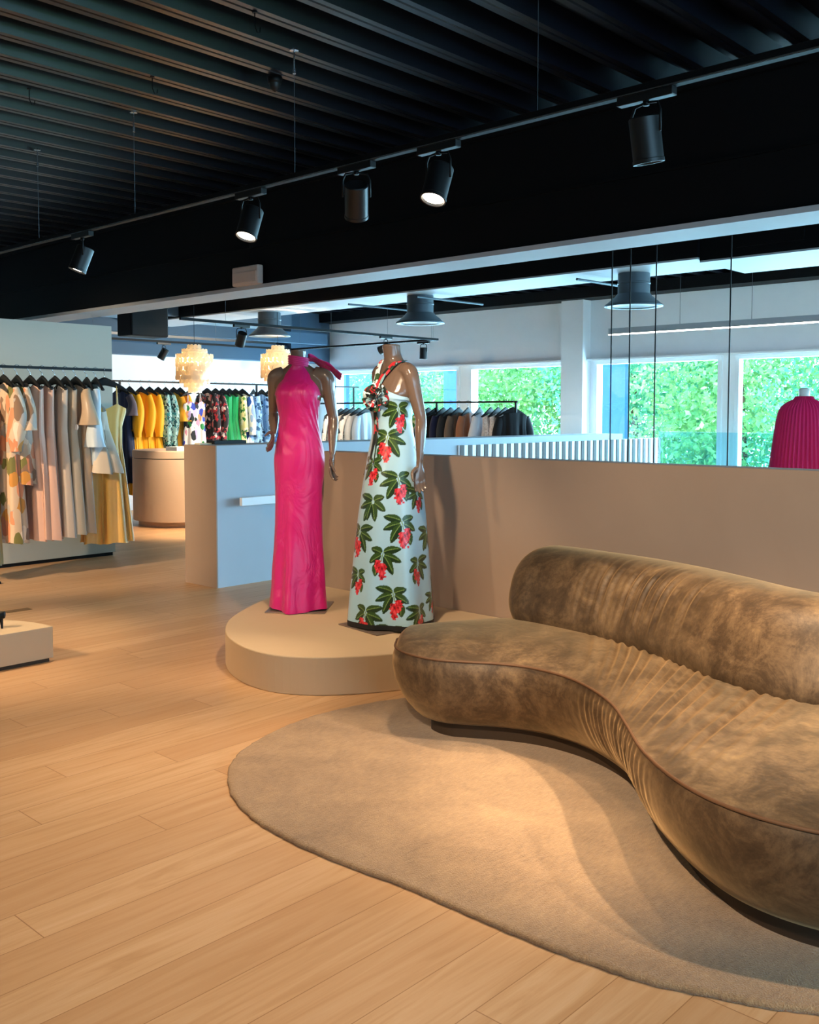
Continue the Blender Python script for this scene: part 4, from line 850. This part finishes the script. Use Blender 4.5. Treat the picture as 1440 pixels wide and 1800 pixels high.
for x, y_, lab in ((2.9, 4.55, 'near the emergency light'), (2.55, 5.2, 'toward the left wall'), (2.3, 6.0, 'farther toward the left'), (2.45, 6.9, 'closest to the left edge'), (2.75, 3.5, 'toward the right')):
    hk = MB(); hk.lathe([(.012, .0), (.012, -.006)], n=12); hk.tube([(0, 0, 0), (0, 0, -.06), (.012, 0, -.085), (.028, 0, -.08), (.03, 0, -.06)], .003, 6)
    tag(hk.build('ceiling_hook', MT['black'], loc=(x, y_, 3.2)), 'small black hook under the corrugated ceiling, '+lab, 'hook', 'ceiling hooks')
t = thing('sensor', 'small black sensor under the corrugated ceiling', 'sensor', (3.35, 4.1, 3.2)); MB().lathe([(.035, -.03), (.04, 0)], n=20).build('base', MT['black'], t, smooth=True); MB().lathe([(.0, -.075), (.025, -.06), (.03, -.03)], n=20, cap=False).build('dome', MT['spot'], t, smooth=True)

# ------------------------------------------------------------------ trees outside
def tree(label, x, y_, h, rad, mat, seed, n=17000):
    r = np.random.RandomState(seed); t = thing('tree', label, 'tree', (x, y_, -3.0), 0, 'trees outside the windows')
    MB().tube([(0, 0, 0), (.1, .05, h*.35), (0, .1, h*.7)], [.18, .13, .05], 10).build('trunk', MT['bark'], t, smooth=True)
    nc = 70; cl = r.randn(nc, 3); cl /= np.linalg.norm(cl, axis=1)[:, None]; cl *= rad*(r.rand(nc, 1)**.4)*np.array([[1, 1, h*.42/rad]]); cl[:, 2] += h*.6
    idx = r.randint(0, nc, n); P = cl[idx]+r.randn(n, 3)*rad*.17; P[:, 2] = np.maximum(P[:, 2], .3)
    a = r.randn(n, 3); a /= np.linalg.norm(a, axis=1)[:, None]; b = np.cross(a, r.randn(n, 3)); b /= np.linalg.norm(b, axis=1)[:, None]; s = (.03+.035*r.rand(n, 1))
    V = np.stack([P-a*s*1.3, P+b*s*.7, P+a*s*1.3, P-b*s*.7], 1).reshape(-1, 3); F = np.arange(4*n).reshape(-1, 4)
    me = bpy.data.meshes.new('crown'); me.from_pydata(V.tolist(), [], F.tolist()); me.update(); part('crown', me, mat, t)
for q in (('tree filling the left windows behind the jackets', 18.7, 17.5, 7.2, 2.4, MT['leafB'], 1), ('tree behind the black jackets window', 18.2, 14.0, 7.0, 2.2, MT['leafA'], 2), ('tree behind the pilaster', 19, 11.0, 7.6, 2.4, MT['leafB'], 3),
          ('bright tree in the middle right window', 18.2, 8.2, 7.4, 2.2, MT['leafA'], 4), ('tree in the right window behind the fuchsia cape', 18.5, 5.3, 7.0, 2.3, MT['leafB'], 5), ('tree past the right edge of the windows', 18, 2.2, 7.5, 2.3, MT['leafA'], 6), ('tree far behind the left trees', 23, 20, 9, 3.4, MT['leafA'], 7), ('tree far behind the right trees', 23, 11.5, 9, 3.6, MT['leafB'], 8)):
    tree(*q)
